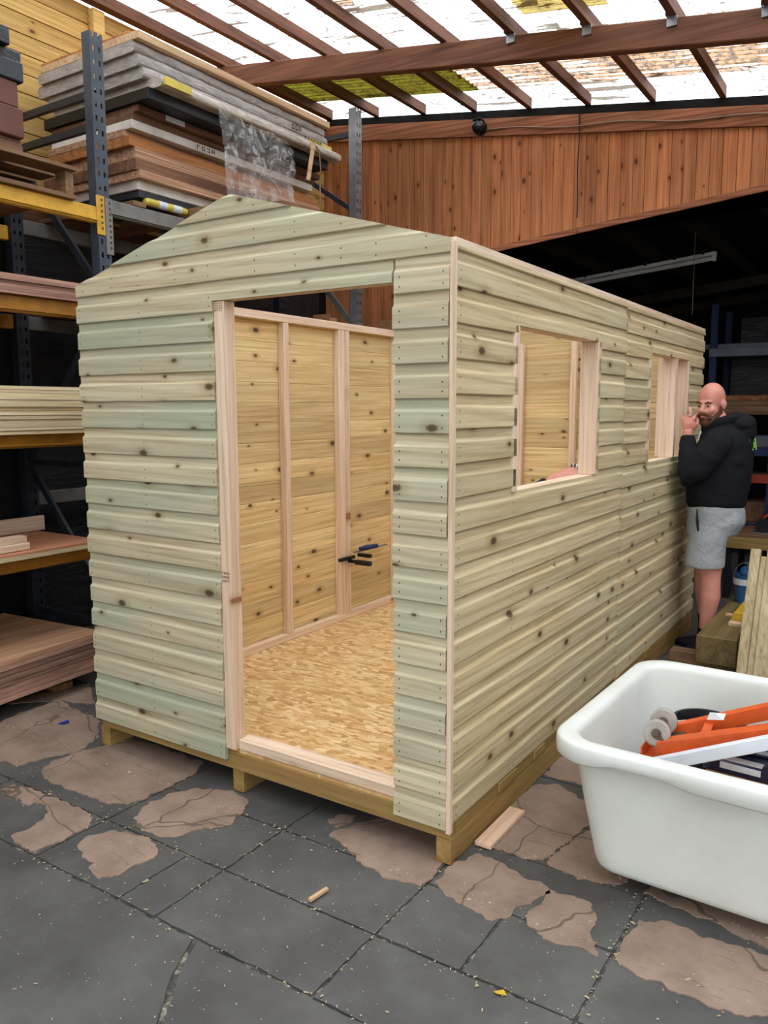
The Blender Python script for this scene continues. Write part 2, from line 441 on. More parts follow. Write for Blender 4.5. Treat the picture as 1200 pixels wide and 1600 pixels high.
class MB:
    def __init__(self):
        self.v = []; self.f = []
    def add(self, vs, fs):
        o = len(self.v)
        self.v += [Vector(p) for p in vs]
        self.f += [tuple(i + o for i in f) for f in fs]
        return self
    def box(self, x0, x1, y0, y1, z0, z1):
        return self.add([(x0, y0, z0), (x1, y0, z0), (x1, y1, z0), (x0, y1, z0), (x0, y0, z1), (x1, y0, z1), (x1, y1, z1), (x0, y1, z1)],
                        [(3, 2, 1, 0), (4, 5, 6, 7), (0, 1, 5, 4), (1, 2, 6, 5), (2, 3, 7, 6), (3, 0, 4, 7)])
    def bar(self, p, q, w, h, upv=(0, 0, 1)):
        """a bar of width w (sideways) and height h (along upv) from p to q"""
        p, q = Vector(p), Vector(q)
        d = (q - p).normalized()
        s = d.cross(Vector(upv)).normalized()
        u = s.cross(d).normalized()
        vs = []
        for c in (p, q):
            for a, b in ((-1, -1), (1, -1), (1, 1), (-1, 1)):
                vs.append(c + s * (a * w / 2) + u * (b * h / 2))
        return self.add(vs, [(0, 1, 2, 3)[::-1], (4, 5, 6, 7), (0, 1, 5, 4)[::1], (1, 2, 6, 5), (2, 3, 7, 6), (3, 0, 4, 7)])
    def prism(self, poly, fn0, fn1):
        n = len(poly)
        vs = [fn0(a, b) for a, b in poly] + [fn1(a, b) for a, b in poly]
        fs = [tuple(range(n))[::-1], tuple(range(n, 2 * n))]
        for i in range(n):
            j = (i + 1) % n
            fs.append((i, j, n + j, n + i))
        return self.add(vs, fs)
    def tube(self, pts, r, n=8, caps=True):
        pts = [Vector(p) for p in pts]
        rs = r if isinstance(r, (list, tuple)) else [r] * len(pts)
        vs = []; prev = None
        for i, p in enumerate(pts):
            d = (pts[min(i + 1, len(pts) - 1)] - pts[max(i - 1, 0)]).normalized()
            if prev is None:
                a = Vector((0, 0, 1)) if abs(d.z) < 0.9 else Vector((1, 0, 0))
                s = d.cross(a).normalized()
            else:
                s = (prev - d * prev.dot(d)).normalized()
            prev = s
            t = d.cross(s)
            for k in range(n):
                an = 2 * PI * k / n
                vs.append(p + (s * math.cos(an) + t * math.sin(an)) * rs[i])
        fs = []
        for i in range(len(pts) - 1):
            for k in range(n):
                k2 = (k + 1) % n
                fs.append((i * n + k, i * n + k2, (i + 1) * n + k2, (i + 1) * n + k))
        if caps:
            fs.append(tuple(range(n))[::-1])
            fs.append(tuple(range((len(pts) - 1) * n, len(pts) * n)))
        return self.add(vs, fs)
    def loft(self, rings, caps=True, closed=False):
        n = len(rings[0])
        vs = [p for r in rings for p in r]
        fs = []
        m = len(rings)
        for i in range(m if closed else m - 1):
            i2 = (i + 1) % m
            for k in range(n):
                k2 = (k + 1) % n
                fs.append((i * n + k, i * n + k2, i2 * n + k2, i2 * n + k))
        if caps and not closed:
            fs.append(tuple(range(n))[::-1]); fs.append(tuple(range((m - 1) * n, m * n)))
        return self.add(vs, fs)
    def ell(self, c, r, R=None, nu=20, nv=14):
        c = Vector(c); rings = []
        for j in range(1, nv):
            th = PI * j / nv
            ring = []
            for k in range(nu):
                ph = 2 * PI * k / nu
                p = Vector((r[0] * math.sin(th) * math.cos(ph), r[1] * math.sin(th) * math.sin(ph), -r[2] * math.cos(th)))
                if R is not None:
                    p = R @ p
                ring.append(c + p)
            rings.append(ring)
        o = len(self.v)
        self.loft(rings, caps=False)
        bot = Vector((0, 0, -r[2])); top = Vector((0, 0, r[2]))
        if R is not None:
            bot = R @ bot; top = R @ top
        b = len(self.v)
        self.v += [c + bot, c + top]
        for k in range(nu):
            k2 = (k + 1) % nu
            self.f.append((b, o + k2, o + k))
            e = o + (nv - 2) * nu
            self.f.append((b + 1, e + k, e + k2))
        return self
    def xf(self, Mx):
        self.v = [Mx @ p for p in self.v]
        return self
    def mesh(self, name, mat, smooth=False, origin=Vector((0, 0, 0))):
        me = bpy.data.meshes.new(name)
        me.from_pydata([tuple(p - origin) for p in self.v], [], self.f)
        bm = bmesh.new(); bm.from_mesh(me)
        bmesh.ops.recalc_face_normals(bm, faces=bm.faces)
        bm.to_mesh(me); bm.free()
        if mat is not None:
            me.materials.append(mat)
        if smooth:
            for p in me.polygons:
                p.use_smooth = True
        return me
    def build(self, name, mat, parent=None, origin=None, local=False, smooth=False, bevel=0.0, rz=0.0, color=None, seg=1):
        """world coordinates by default; local=True: coordinates in the parent's frame"""
        if origin is None:
            xs = [p.x for p in self.v]; ys = [p.y for p in self.v]; zs = [p.z for p in self.v]
            origin = Vector(((min(xs) + max(xs)) / 2, (min(ys) + max(ys)) / 2, min(zs)))
        origin = Vector(origin)
        mat = M_[mat] if isinstance(mat, str) else mat
        o = bpy.data.objects.new(name, self.mesh(name, mat, smooth, origin))
        return place(o, parent, origin, local, rz, color, bevel, seg)

def place(o, parent, origin, local=False, rz=0.0, color=None, bevel=0.0, seg=1):
    COL.objects.link(o)
    o.color = color if color is not None else rcol()
    o.rotation_euler.z = rz
    if parent is not None:
        o.parent = parent
        o.location = origin if local else origin - WL[parent]
        WL[o] = WL[parent] + Vector(origin) if local else Vector(origin)
    else:
        o.location = origin
        WL[o] = Vector(origin)
    if bevel:
        b = o.modifiers.new('edge', 'BEVEL')
        b.width = bevel; b.segments = seg; b.limit_method = 'ANGLE'; b.angle_limit = math.radians(40)
    return o

def tag(o, label=None, cat=None, group=None, kind=None):
    if cat and not kind:
        kind = 'thing'
    for k, v in (('label', label), ('category', cat), ('group', group), ('kind', kind)):
        if v:
            o[k] = v
    return o

def thing(name, label, cat, loc, group=None, rz=0.0, kind=None):
    o = bpy.data.objects.new(name, None)
    COL.objects.link(o)
    o.empty_display_size = 0.1
    o.location = loc; o.rotation_euler.z = rz
    WL[o] = Vector(loc)
    return tag(o, label, cat, group, kind)

def solid(name, mat, mb, label, cat, group=None, **kw):
    return tag(mb.build(name, mat, **kw), label, cat, group)

def clip2(poly, lo, hi):
    """clip a polygon of (d, z) to lo <= z <= hi"""
    for lim, sgn in ((lo, 1), (hi, -1)):
        out = []
        for i in range(len(poly)):
            a, b = poly[i], poly[(i + 1) % len(poly)]
            ia, ib = sgn * (a[1] - lim) >= 0, sgn * (b[1] - lim) >= 0
            if ia:
                out.append(a)
            if ia != ib:
                t = (lim - a[1]) / (b[1] - a[1])
                out.append((a[0] + (b[0] - a[0]) * t, lim))
        poly = out
        if not poly:
            return []
    return poly

def rrect(x0, x1, y0, y1, r, z, n=6):
    pts = []
    for cx, cy, a0 in ((x1 - r, y1 - r, 0), (x0 + r, y1 - r, 90), (x0 + r, y0 + r, 180), (x1 - r, y0 + r, 270)):
        for i in range(n + 1):
            a = math.radians(a0 + 90.0 * i / n)
            pts.append(Vector((cx + r * math.cos(a), cy + r * math.sin(a), z)))
    return pts

def ering(c, rx, ry, n=24, R=None):
    c = Vector(c); out = []
    for k in range(n):
        a = 2 * PI * k / n
        p = Vector((rx * math.cos(a), ry * math.sin(a), 0))
        out.append(c + (R @ p if R is not None else p))
    return out

def remeshed(mb, voxel, smooth_it=6, extra=None):
    """one continuous surface grown over the union of the shapes in mb; extra shapes joined on afterwards"""
    me = mb.mesh('tmp', None)
    o = bpy.data.objects.new('tmp', me)
    COL.objects.link(o)
    r = o.modifiers.new('r', 'REMESH'); r.mode = 'VOXEL'; r.voxel_size = voxel
    if smooth_it:
        s = o.modifiers.new('s', 'SMOOTH'); s.iterations = smooth_it; s.factor = 0.5
    dg = bpy.context.evaluated_depsgraph_get()
    ev = o.evaluated_get(dg)
    m2 = ev.to_mesh()
    out = MB()
    out.v = [v.co.copy() for v in m2.vertices]
    out.f = [tuple(p.vertices) for p in m2.polygons]
    ev.to_mesh_clear()
    bpy.data.objects.remove(o)
    bpy.data.meshes.remove(me)
    if extra is not None:
        out.add(extra.v, extra.f)
    return out

ORD = ['topmost', 'second from the top', 'third from the top', 'fourth from the top', 'fifth from the top', 'sixth from the top', 'seventh from the top',
       'eighth from the top', 'ninth from the top', 'tenth from the top', 'eleventh from the top', 'twelfth from the top', 'thirteenth from the top']

# ================================================================== the setting
def struct(o, **k):
    o['kind'] = 'structure'
    return o

YB = 4.5                      # back wall
XL = -3.93                    # left wall
def zroof(x): return 3.98 - 0.1453 * x      # underside of the purlins
def zlow(x): return 3.293 + 0.0956 * x      # underside of the boarded gable, eave of the dark bay

# ---- floor
base = struct(MB().box(-9.0, 12.0, -16, 11.2, -0.12, -0.006).build('floor', 'joint', origin=(0, 0, 0)))

def ragged(poly, amp, step):
    out = []
    n = len(poly)
    for i in range(n):
        a, b = Vector(poly[i]), Vector(poly[(i + 1) % n])
        L = (b - a).length
        k = max(1, int(L / step))
        nd = Vector((-(b - a).y, (b - a).x)).normalized()
        for j in range(k):
            p = a.lerp(b, j / k)
            s = noise.noise(Vector((p.x * 23, p.y * 23, 0.3))) + 0.5 * noise.noise(Vector((p.x * 61, p.y * 61, 2.3))) + 0.3 * noise.noise(Vector((p.x * 140, p.y * 140, 5.3)))
            out.append(p + nd * (s * amp))
    return out

def plate(poly, z0, z1, name, mat, amp, step):
    r = ragged(poly, amp, step)
    m = MB().prism([(p.x, p.y) for p in r], lambda a, b: (a, b, z0), lambda a, b: (a, b, z1))
    return m.build(name, mat, base, origin=(0, 0, 0))

GX = [-3.95 - 0.002 + 0.655 * i for i in range(9)]           # joints found in the floor: 0.655 m along x
GX = [-1.332 + 0.655 * i for i in range(-4, 6)]
GY = [-0.755, -0.435, -0.105, 0.225, 0.555, 0.885, 1.215]
G = 0.005
for j in range(len(GY) - 1):
    for i in range(len(GX) - 1):
        xs = [GX[i], GX[i + 1]]
        if j == 0 and i == 4: xs.insert(1, -0.86)
        if j == 1 and i == 6: xs.insert(1, 0.28)
        if j == 2 and i == 2: xs.insert(1, -1.72)
        for a, b in zip(xs, xs[1:]):
            plate([(a + G, GY[j] + G), (b - G, GY[j] + G), (b - G, GY[j + 1] - G), (a + G, GY[j + 1] - G)], -0.03, random.uniform(-0.0015, 0.001), 'floor_slab', 'concrete', 0.004, 0.03)
# the broad slabs in front and the rest of the yard
plate([(-5, -4.5), (-0.30, -4.5), (-0.27, -1.2), (-0.31, -1.063), (-0.426, -0.902), (-0.49, -0.762), (-5, -0.762)], -0.03, 0, 'floor_slab', 'concrete', 0.006, 0.03)
plate([(-0.29, -4.5), (0.62, -4.5), (0.62, -0.762), (-0.47, -0.762), (-0.406, -0.896), (-0.29, -1.063), (-0.255, -1.2)], -0.03, 0, 'floor_slab', 'concrete', 0.006, 0.03)
plate([(0.63, -4.5), (6, -4.5), (6, -0.762), (0.63, -0.762)], -0.03, 0, 'floor_slab', 'concrete', 0.004, 0.03)
plate([(-5, -0.75), (GX[0] - G, -0.75), (GX[0] - G, 11.2), (-5, 11.2)], -0.03, 0, 'floor_slab', 'concrete', 0.004, 0.05)
plate([(GX[-1] + G, -0.75), (6, -0.75), (6, 11.2), (GX[-1] + G, 11.2)], -0.03, 0, 'floor_slab', 'concrete', 0.004, 0.05)
plate([(GX[0] + G, 1.222), (-0.68, 1.222), (-0.68, 11.2), (GX[0] + G, 11.2)], -0.03, 0, 'floor_slab', 'concrete', 0.004, 0.05)
plate([(-0.67, 1.222), (GX[-1] - G, 1.222), (GX[-1] - G, 5.2), (-0.67, 5.2)], -0.03, 0, 'floor_slab', 'concrete', 0.004, 0.05)
plate([(-0.67, 5.21), (GX[-1] - G, 5.21), (GX[-1] - G, 11.2), (-0.67, 11.2)], -0.03, 0, 'floor_slab', 'concrete', 0.004, 0.05)
PATCHES = [
    [(-2.785, -0.288), (-2.643, -0.094), (-2.682, 0.041), (-2.678, 0.213), (-2.646, 0.293), (-2.493, 0.247), (-2.238, 0.221), (-2.041, 0.074), (-1.993, -0.077), (-2.046, -0.197), (-2.095, -0.332), (-2.202, -0.361), (-2.338, -0.530)],
    [(-1.940, -0.311), (-1.984, -0.240), (-1.988, -0.117), (-1.946, -0.002), (-1.921, 0.152), (-1.640, 0.153), (-1.379, 0.153), (-1.331, 0.028), (-1.344, -0.092), (-1.346, -0.232), (-1.358, -0.306), (-1.425, -0.350), (-1.577, -0.348), (-1.759, -0.362), (-1.862, -0.355)],
    [(-1.930, -0.526), (-1.925, -0.470), (-1.815, -0.434), (-1.721, -0.442), (-1.690, -0.538), (-1.816, -0.538)],
    [(-1.706, -0.450), (-1.631, -0.435), (-1.515, -0.441), (-1.383, -0.464), (-1.349, -0.502), (-1.340, -0.610), (-1.361, -0.732), (-1.453, -0.739), (-1.533, -0.722), (-1.529, -0.663), (-1.544, -0.584), (-1.592, -0.523), (-1.639, -0.506), (-1.693, -0.514)],
    [(-1.245, -0.374), (-1.280, -0.304), (-1.288, -0.161), (-1.215, -0.044), (-1.077, 0.011), (-0.979, 0.006), (-0.926, -0.042), (-0.891, -0.144), (-0.890, -0.218), (-0.945, -0.269), (-0.985, -0.365), (-1.047, -0.406), (-1.168, -0.414)],
    [(-1.254, -0.623), (-1.277, -0.570), (-1.244, -0.492), (-1.171, -0.458), (-1.060, -0.442), (-0.985, -0.461), (-0.954, -0.518), (-0.981, -0.599), (-0.970, -0.664), (-1.003, -0.720), (-1.056, -0.720), (-1.104, -0.691), (-1.107, -0.668), (-1.173, -0.661)],
    [(-0.574, 0.047), (-0.567, 0.113), (-0.504, 0.138), (-0.486, 0.089), (-0.510, 0.015)],
    [(-0.502, -0.037), (-0.471, 0.069), (-0.392, 0.181), (-0.263, 0.217), (-0.148, 0.221), (-0.040, 0.027), (-0.030, -0.140), (-0.107, -0.150), (-0.171, -0.155), (-0.306, -0.122)],
    [(-0.005, -0.092), (-0.010, 0.022), (0.049, 0.160), (0.118, 0.154), (0.192, 0.129), (0.251, 0.109), (0.322, 0.109), (0.349, 0.072), (0.332, -0.025), (0.303, -0.064), (0.289, -0.134), (0.240, -0.175), (0.161, -0.157), (0.073, -0.130)],
    [(0.344, -0.107), (0.346, -0.005), (0.355, 0.086), (0.420, 0.096), (0.502, 0.086), (0.536, 0.047), (0.540, -0.028), (0.570, -0.100), (0.602, -0.149), (0.549, -0.141), (0.505, -0.160), (0.433, -0.163)],
    [(0.646, -0.120), (0.656, 0.029), (0.660, 0.089), (0.729, 0.134), (0.807, 0.137), (0.850, 0.118), (1.032, 0.123), (1.216, 0.153), (1.290, -0.071), (1.068, -0.136), (0.993, -0.171), (0.911, -0.175), (0.777, -0.165), (0.659, -0.162)],
    [(0.625, 0.251), (0.634, 0.297), (0.693, 0.362), (0.803, 0.346), (1.001, 0.350), (1.184, 0.355), (1.181, 0.178), (1.026, 0.166), (0.879, 0.212), (0.769, 0.219), (0.680, 0.244)],
    [(0.055, 0.230), (-0.013, 0.505), (-0.014, 0.685), (0.010, 0.806), (0.086, 0.838), (0.188, 0.799), (0.252, 0.757), (0.319, 0.583), (0.297, 0.428), (0.265, 0.250), (0.236, 0.231), (0.149, 0.225)],
    [(0.272, 0.249), (0.293, 0.371), (0.327, 0.559), (0.419, 0.591), (0.578, 0.380), (0.559, 0.287), (0.487, 0.228), (0.399, 0.217), (0.312, 0.226)],
    [(0.006, 0.908), (-0.016, 1.122), (0.098, 1.133), (0.235, 1.084), (0.270, 0.932), (0.186, 0.903), (0.093, 0.897)],
    [(-2.869, 0.090), (-2.862, 0.276), (-2.770, 0.557), (-2.457, 0.357), (-2.589, 0.295), (-2.661, 0.283)],
]
for p in PATCHES:
    plate(p, -0.002, 0.0035, 'worn_patch', 'worn', 0.018, 0.013)

# ---- left wall: yellow boards above, dark sheeting below
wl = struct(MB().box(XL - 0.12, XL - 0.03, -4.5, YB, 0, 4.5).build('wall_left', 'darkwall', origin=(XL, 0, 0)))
z = 3.02
while z < 4.55:
    hgt = 0.128
    MB().prism([(0, 0), (0.022, 0.0), (0.022, hgt - 0.012), (0.012, hgt - 0.002), (0, hgt - 0.002)],
               lambda a, b: (XL - 0.03 + a, -4.4, z + b), lambda a, b: (XL - 0.03 + a, YB - 0.02, z + b)).build('wall_board', 'yellowboard', wl)
    z += hgt
for y in (1.72, 3.95, -0.6):
    MB().box(XL - 0.008, XL + 0.055, y - 0.05, y + 0.05, 2.9, 4.53).build('wall_post', 'yellowboard', wl, bevel=0.004)
MB().box(XL - 0.008, XL + 0.05, -4.4, YB - 0.02, 2.92, 3.02).build('wall_rail', 'roofwoodY', wl, bevel=0.004)

# ---- back wall: red brown vertical boards under a fascia
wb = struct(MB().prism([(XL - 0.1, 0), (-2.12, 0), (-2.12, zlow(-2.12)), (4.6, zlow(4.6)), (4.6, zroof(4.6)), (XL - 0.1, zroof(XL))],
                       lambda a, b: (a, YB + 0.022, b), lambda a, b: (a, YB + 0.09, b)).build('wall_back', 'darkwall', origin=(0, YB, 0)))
x = XL - 0.02
while x < 3.2:
    w = random.choice((0.094, 0.098, 0.102, 0.104))
    if -1.32 < x < -1.2: w = 0.1
    za, zb = (zlow(x) - 0.02, zlow(x + w) - 0.02)
    if x < -2.6: za = zb = 2.35
    dy = random.uniform(0, 0.004)
    MB().prism([(x + 0.0015, za), (x + w - 0.0015, zb), (x + w - 0.0015, zroof(x + w) - 0.1), (x + 0.0015, zroof(x) - 0.1)],
               lambda a, b: (a, YB - dy, b), lambda a, b: (a, YB + 0.02, b)).build('wall_board', 'redboard', wb, bevel=0.002)
    x += w
def sloped_x(x0, x1, za, h, y0, y1, fz):
    return MB().prism([(x0, fz(x0) + za), (x1, fz(x1) + za), (x1, fz(x1) + za + h), (x0, fz(x0) + za + h)], lambda a, b: (a, y0, b), lambda a, b: (a, y1, b))
for x0, x1 in ((-3.9, -1.232), (-1.228, 0.9), (0.904, 3.4)):
    sloped_x(x0, x1, -0.215, 0.15, YB - 0.03, YB - 0.003, zroof).build('fascia_board', 'redbeam', wb, bevel=0.003)
sloped_x(-3.9, 3.4, -0.065, 0.07, YB - 0.02, YB + 0.02, zroof).build('eaves_strip', 'darkwall', wb)
for x0, x1 in ((-2.62, -1.232), (-1.228, 3.3)):
    sloped_x(x0, x1, -0.05, 0.05, YB - 0.022, YB - 0.003, zlow).build('bottom_trim', 'redbeam', wb, bevel=0.003)
MB().box(-2.06, -2.0, YB - 0.05, YB - 0.004, 0, zlow(-2.05) - 0.06).build('wall_post', 'roofwoodZ', wb)

# ---- translucent roof: purlins, main beam, corrugated sheets
rf = struct(sloped_x(-3.95, 4.4, -0.165, 0.165, 2.94, 3.02, zroof).build('roof_beam', 'roofwoodX', origin=(0, 3, 0), bevel=0.006))
rf2 = struct(sloped_x(-3.95, 4.4, -0.165, 0.165, -1.6, -1.52, zroof).build('roof_beam', 'roofwoodX', origin=(0, -1.6, 0), bevel=0.006))
PX = [-3.865] + [-3.29 + 0.5315 * i for i in range(15)]
for px in PX:
    w = 0.024 if px > -3.8 else 0.04
    MB().box(px - w, px + w, -4.4, 4.49, zroof(px) + 0.004, zroof(px) + 0.09).build('purlin', 'roofwoodY', rf, bevel=0.003)
for px in PX[1:]:
    g = MB()
    z0 = zroof(px)
    g.box(px - 0.03, px + 0.03, 2.925, 2.939, z0 - 0.055, z0 + 0.002)
    g.box(px - 0.03, px - 0.027, 2.88, 2.94, z0 - 0.004, z0 + 0.05)
    if px > -1.5: g.build('joist_hanger', 'galv', rf)
roof = struct(bpy.data.objects.new('roof', None)); COL.objects.link(roof); WL[roof] = Vector((0, 0, 0))
def sheet(x0, x1, y0, y1, mat, lift=0.0):
    n = int((y1 - y0) / 0.0127)
    vs, fs = [], []
    for i in range(n + 1):
        y = y0 + (y1 - y0) * i / n
        dz = 0.011 * math.cos(2 * PI * y / 0.076)
        for x in (x0, x1):
            vs.append((x, y, zroof(x) + 0.104 + lift + dz))
    for i in range(n):
        fs.append((2 * i, 2 * i + 1, 2 * i + 3, 2 * i + 2))
    MB().add(vs, fs).build('roof_sheet', mat, roof, smooth=True)
sheet(-4.0, 0.2, 4.16, 4.7, 'roof_clear', 0.004)
sheet(0.15, 4.4, 4.16, 4.7, 'roof_clear')
sheet(-4.0, -2.05, 3.3, 4.22, 'roof_yellow')
sheet(-2.09, 0.75, 3.3, 4.22, 'roof_leafy', 0.004)
sheet(0.7, 4.4, 3.3, 4.22, 'roof_leafy')
for k in range(9):
    y1 = 3.36 - 0.86 * k
    sheet(-4.0, -0.9 - 0.3 * (k % 2), y1 - 0.92, y1, 'roof_clear', 0.004 * (k % 2))
    sheet(-0.95 - 0.3 * (k % 2), 1.7, y1 - 0.92, y1, 'roof_clear' if k != 1 else 'roof_clear', 0.008 - 0.004 * (k % 2))
    sheet(1.65, 4.4, y1 - 0.92, y1, 'roof_clear')
sheet(-1.08, -0.5, 2.42, 2.96, "roof_amber", 0.02)
sheet(-2.45, -2.12, 2.2, 2.58, "roof_leafy", 0.02)

# ---- dark bay beyond
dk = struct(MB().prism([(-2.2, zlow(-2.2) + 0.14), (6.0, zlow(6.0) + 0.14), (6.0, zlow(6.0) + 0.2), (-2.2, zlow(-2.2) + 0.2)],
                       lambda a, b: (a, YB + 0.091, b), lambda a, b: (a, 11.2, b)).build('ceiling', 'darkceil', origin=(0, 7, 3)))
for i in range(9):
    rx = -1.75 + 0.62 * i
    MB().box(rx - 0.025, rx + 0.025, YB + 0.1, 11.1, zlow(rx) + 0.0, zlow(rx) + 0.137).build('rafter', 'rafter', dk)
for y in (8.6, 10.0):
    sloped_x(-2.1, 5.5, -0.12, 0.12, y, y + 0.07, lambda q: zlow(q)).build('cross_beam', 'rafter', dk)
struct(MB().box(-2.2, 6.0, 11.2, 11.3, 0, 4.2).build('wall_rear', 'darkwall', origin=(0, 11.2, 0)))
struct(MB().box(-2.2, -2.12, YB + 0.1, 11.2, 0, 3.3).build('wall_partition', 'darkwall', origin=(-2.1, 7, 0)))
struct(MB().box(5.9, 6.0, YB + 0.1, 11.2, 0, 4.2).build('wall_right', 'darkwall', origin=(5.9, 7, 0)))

# security camera and its cable on the fascia
cz = zroof(-2.16) - 0.15
cm = thing('security_camera', 'small black dome security camera on the red brown fascia', 'security camera', (-2.15, YB - 0.031, cz))
MB().tube([(-2.15, YB - 0.031, cz), (-2.15, YB - 0.05, cz)], 0.062, 20).build('base_plate', 'blackplast', cm, smooth=False)
MB().ell((-2.15, YB - 0.085, cz), (0.058, 0.065, 0.058)).build('housing', 'blackplast', cm, smooth=True)
MB().ell((-2.135, YB - 0.125, cz - 0.012), (0.03, 0.03, 0.03), nu=14, nv=10).build('lens', 'steeldark', cm, smooth=True)
MB().box(-2.19, -2.11, YB - 0.13, YB - 0.05, cz + 0.045, cz + 0.062).build('sun_hood', 'blackplast', cm, bevel=0.004)
pts = [(-2.09 + 0.14 * i, YB - 0.04, zroof(-2.09 + 0.14 * i) - 0.165 + 0.012 * math.sin(i * 0.9) + 0.0016 * i) for i in range(36)]
tag(MB().tube(pts, 0.006, 6).build('camera_cable', 'cable', smooth=True), 'thin cable clipped along the red brown fascia from the security camera', 'cable')
pts = [(-1.231, YB - 0.036, zroof(-1.23) - 0.02 - 0.09 * i + 0.0) for i in range(9)]
tag(MB().tube([(-1.231 + 0.004 * math.sin(i), YB - 0.037, zroof(-1.23) - 0.07 - 0.093 * i) for i in range(10)], 0.005, 6).build('drop_cable', 'blackplast'), 'thin black cable running straight down the red brown boards', 'cable')

# fluorescent batten in the dark bay
ft = thing('light_fitting', 'long unlit white strip light under the dark ceiling', 'strip light', (-1.27, 6.5, zlow(-1.27) - 0.12))
sl = lambda q: zlow(q) - 0.03
sloped_x(-2.06, -0.5, -0.035, 0.035, 6.46, 6.54, sl).build('batten_body', 'tubewhite', ft, bevel=0.004)
MB().tube([(-2.02, 6.5, sl(-2.02) - 0.062), (-0.54, 6.5, sl(-0.54) - 0.062)], 0.022, 12).build('tube', 'tubewhite', ft, smooth=False)
for q in (-2.04, -0.52):
    MB().box(q - 0.02, q + 0.02, 6.475, 6.525, sl(q) - 0.09, sl(q) - 0.03).build('lamp_holder', 'tubewhite', ft, bevel=0.004)
for q in (-1.85, -1.55, -1.2, -0.9, -0.62):
    MB().box(q - 0.015, q + 0.015, 6.452, 6.548, sl(q) - 0.012, sl(q) + 0.03).build('clip', 'blackplast', ft)
tag(MB().tube([(-0.505, 5.6, 2.5), (-0.51, 5.6, zlow(-0.51) + 0.1395)], 0.003, 6).build('pull_cord', 'cable'), 'thin cord hanging from the dark ceiling beyond the shed', 'cord')

# ================================================================== the shed
ZB = 0.147; PITCH_F = 0.118
PROF = [(0, 0.005), (0.003, 0), (0.0165, 0), (0.019, 0.003), (0.019, 0.0695), (0.0182, 0.073), (0.0095, 0.0815), (0.0082, 0.086), (0.0082, 0.1183), (0.003, 0.1183), (0, 0.1143)]
shed = thing('garden_shed', 'half built roofless wooden shed clad in pale greenish shiplap boards', 'shed', (-0.98, 1.9, 0))
NAILS = MB()

def board(parts, mat, origin, rz, name='cladding_board', clipz=None, color=None):
    """parts: list of (xa, xb, zlo, zhi) cut from one board; local X runs along it, -Y is outward"""
    m = MB()
    for xa, xb, lo, hi in parts:
        poly = clip2(PROF, lo, hi)
        if len(poly) < 3: continue
        m.prism(poly, lambda d, z: (xa, -d, z), lambda d, z: (xb, -d, z))
    if not m.v: return None
    me = m.mesh(name, M_[mat])
    if clipz:
        bm = bmesh.new(); bm.from_mesh(me)
        for co, no in clipz:
            r = bmesh.ops.bisect_plane(bm, geom=bm.verts[:] + bm.edges[:] + bm.faces[:], plane_co=co, plane_no=no, clear_outer=True)
            ed = [e for e in r['geom_cut'] if isinstance(e, bmesh.types.BMEdge)]
            bmesh.ops.holes_fill(bm, edges=ed)
        bmesh.ops.recalc_face_normals(bm, faces=bm.faces)
        bm.to_mesh(me); bm.free()
    o = bpy.data.objects.new(name, me)
    return place(o, shed, Vector(origin), rz=rz, color=color)

def nail(origin, rz, x, z, d=0.019):
    R = Matrix.Rotation(rz, 4, 'Z')
    c = Vector(origin) + R @ Vector((x, -d - 0.0006, z))
    ring = [R @ Vector((0.0028 * math.cos(a * PI / 3), 0, 0.0036 * math.sin(a * PI / 3))) for a in range(6)]
    NAILS.add([c + p for p in ring], [(0, 1, 2, 3, 4, 5)])

def run(x0, x1, k, openings, z0, studs, mat, origin, rz, jit=0.004, ztop=9, clipz=None, joins=()):
    """one course of cladding from x0 to x1, cut round openings (xa, xb, za, zb)"""
    za, zb = z0 + k * PITCH_F, z0 + k * PITCH_F + 0.1183
    segs = [(x0, x1)]
    partial = []
    for oa, ob, oz0, oz1 in openings:
        if zb <= oz0 or za >= oz1: continue
        nseg = []
        for a, b in segs:
            if oa >= b or ob <= a:
                nseg.append((a, b)); continue
            if za >= oz0 - 0.012 and zb - 0.03 <= oz1 + 0.0:       # fully inside the opening
                if oa - a > 0.01: nseg.append((a, oa))
                if b - ob > 0.01: nseg.append((ob, b))
            else:
                nseg.append((a, b))
                partial.append((oa, ob, (0, oz0 - za) if za < oz0 else (oz1 - za, 0.2)))
        segs = nseg
    for a, b in segs:
        cuts = [p for p in partial if p[0] < b and p[1] > a]
        ps = []; cur = a
        ja = random.uniform(-jit, jit); jb = random.uniform(-jit, jit)
        for oa, ob, (lo, hi) in sorted(cuts):
            if oa > cur + 0.005: ps.append((cur, oa, -1, 1))
            ps.append((max(oa, a), min(ob, b), lo, hi)); cur = min(ob, b)
        if b > cur + 0.005: ps.append((cur, b, -1, 1))
        xa0 = ps[0][0] + ja
        ps[0] = (xa0, *ps[0][1:]); ps[-1] = (ps[-1][0], ps[-1][1] + jb, *ps[-1][2:])
        ps2 = [(p - xa0, q - xa0, lo, min(hi, ztop - za)) for p, q, lo, hi in ps]
        og = Vector(origin) + Matrix.Rotation(rz, 4, 'Z') @ Vector((xa0, 0, za))
        cz_ = None
        if clipz:
            cz_ = [(Vector((co[0] - xa0, 0, co[2] - za)), no) for co, no in clipz]
        board(ps2, mat, og, rz, clipz=cz_)
        for s in studs:
            if a + 0.01 < s < b - 0.01:
                for nz in (0.022 + random.uniform(-0.004, 0.004), 0.058 + random.uniform(-0.004, 0.004)):
                    if za + nz > ztop - 0.01: continue
                    if any(oa < s < ob for oa, ob, _ in cuts): continue
                    if clipz and za + nz > 2.462 - 0.2805 * abs(s + 0.988): continue
                    nail(og, rz, s - xa0, nz)

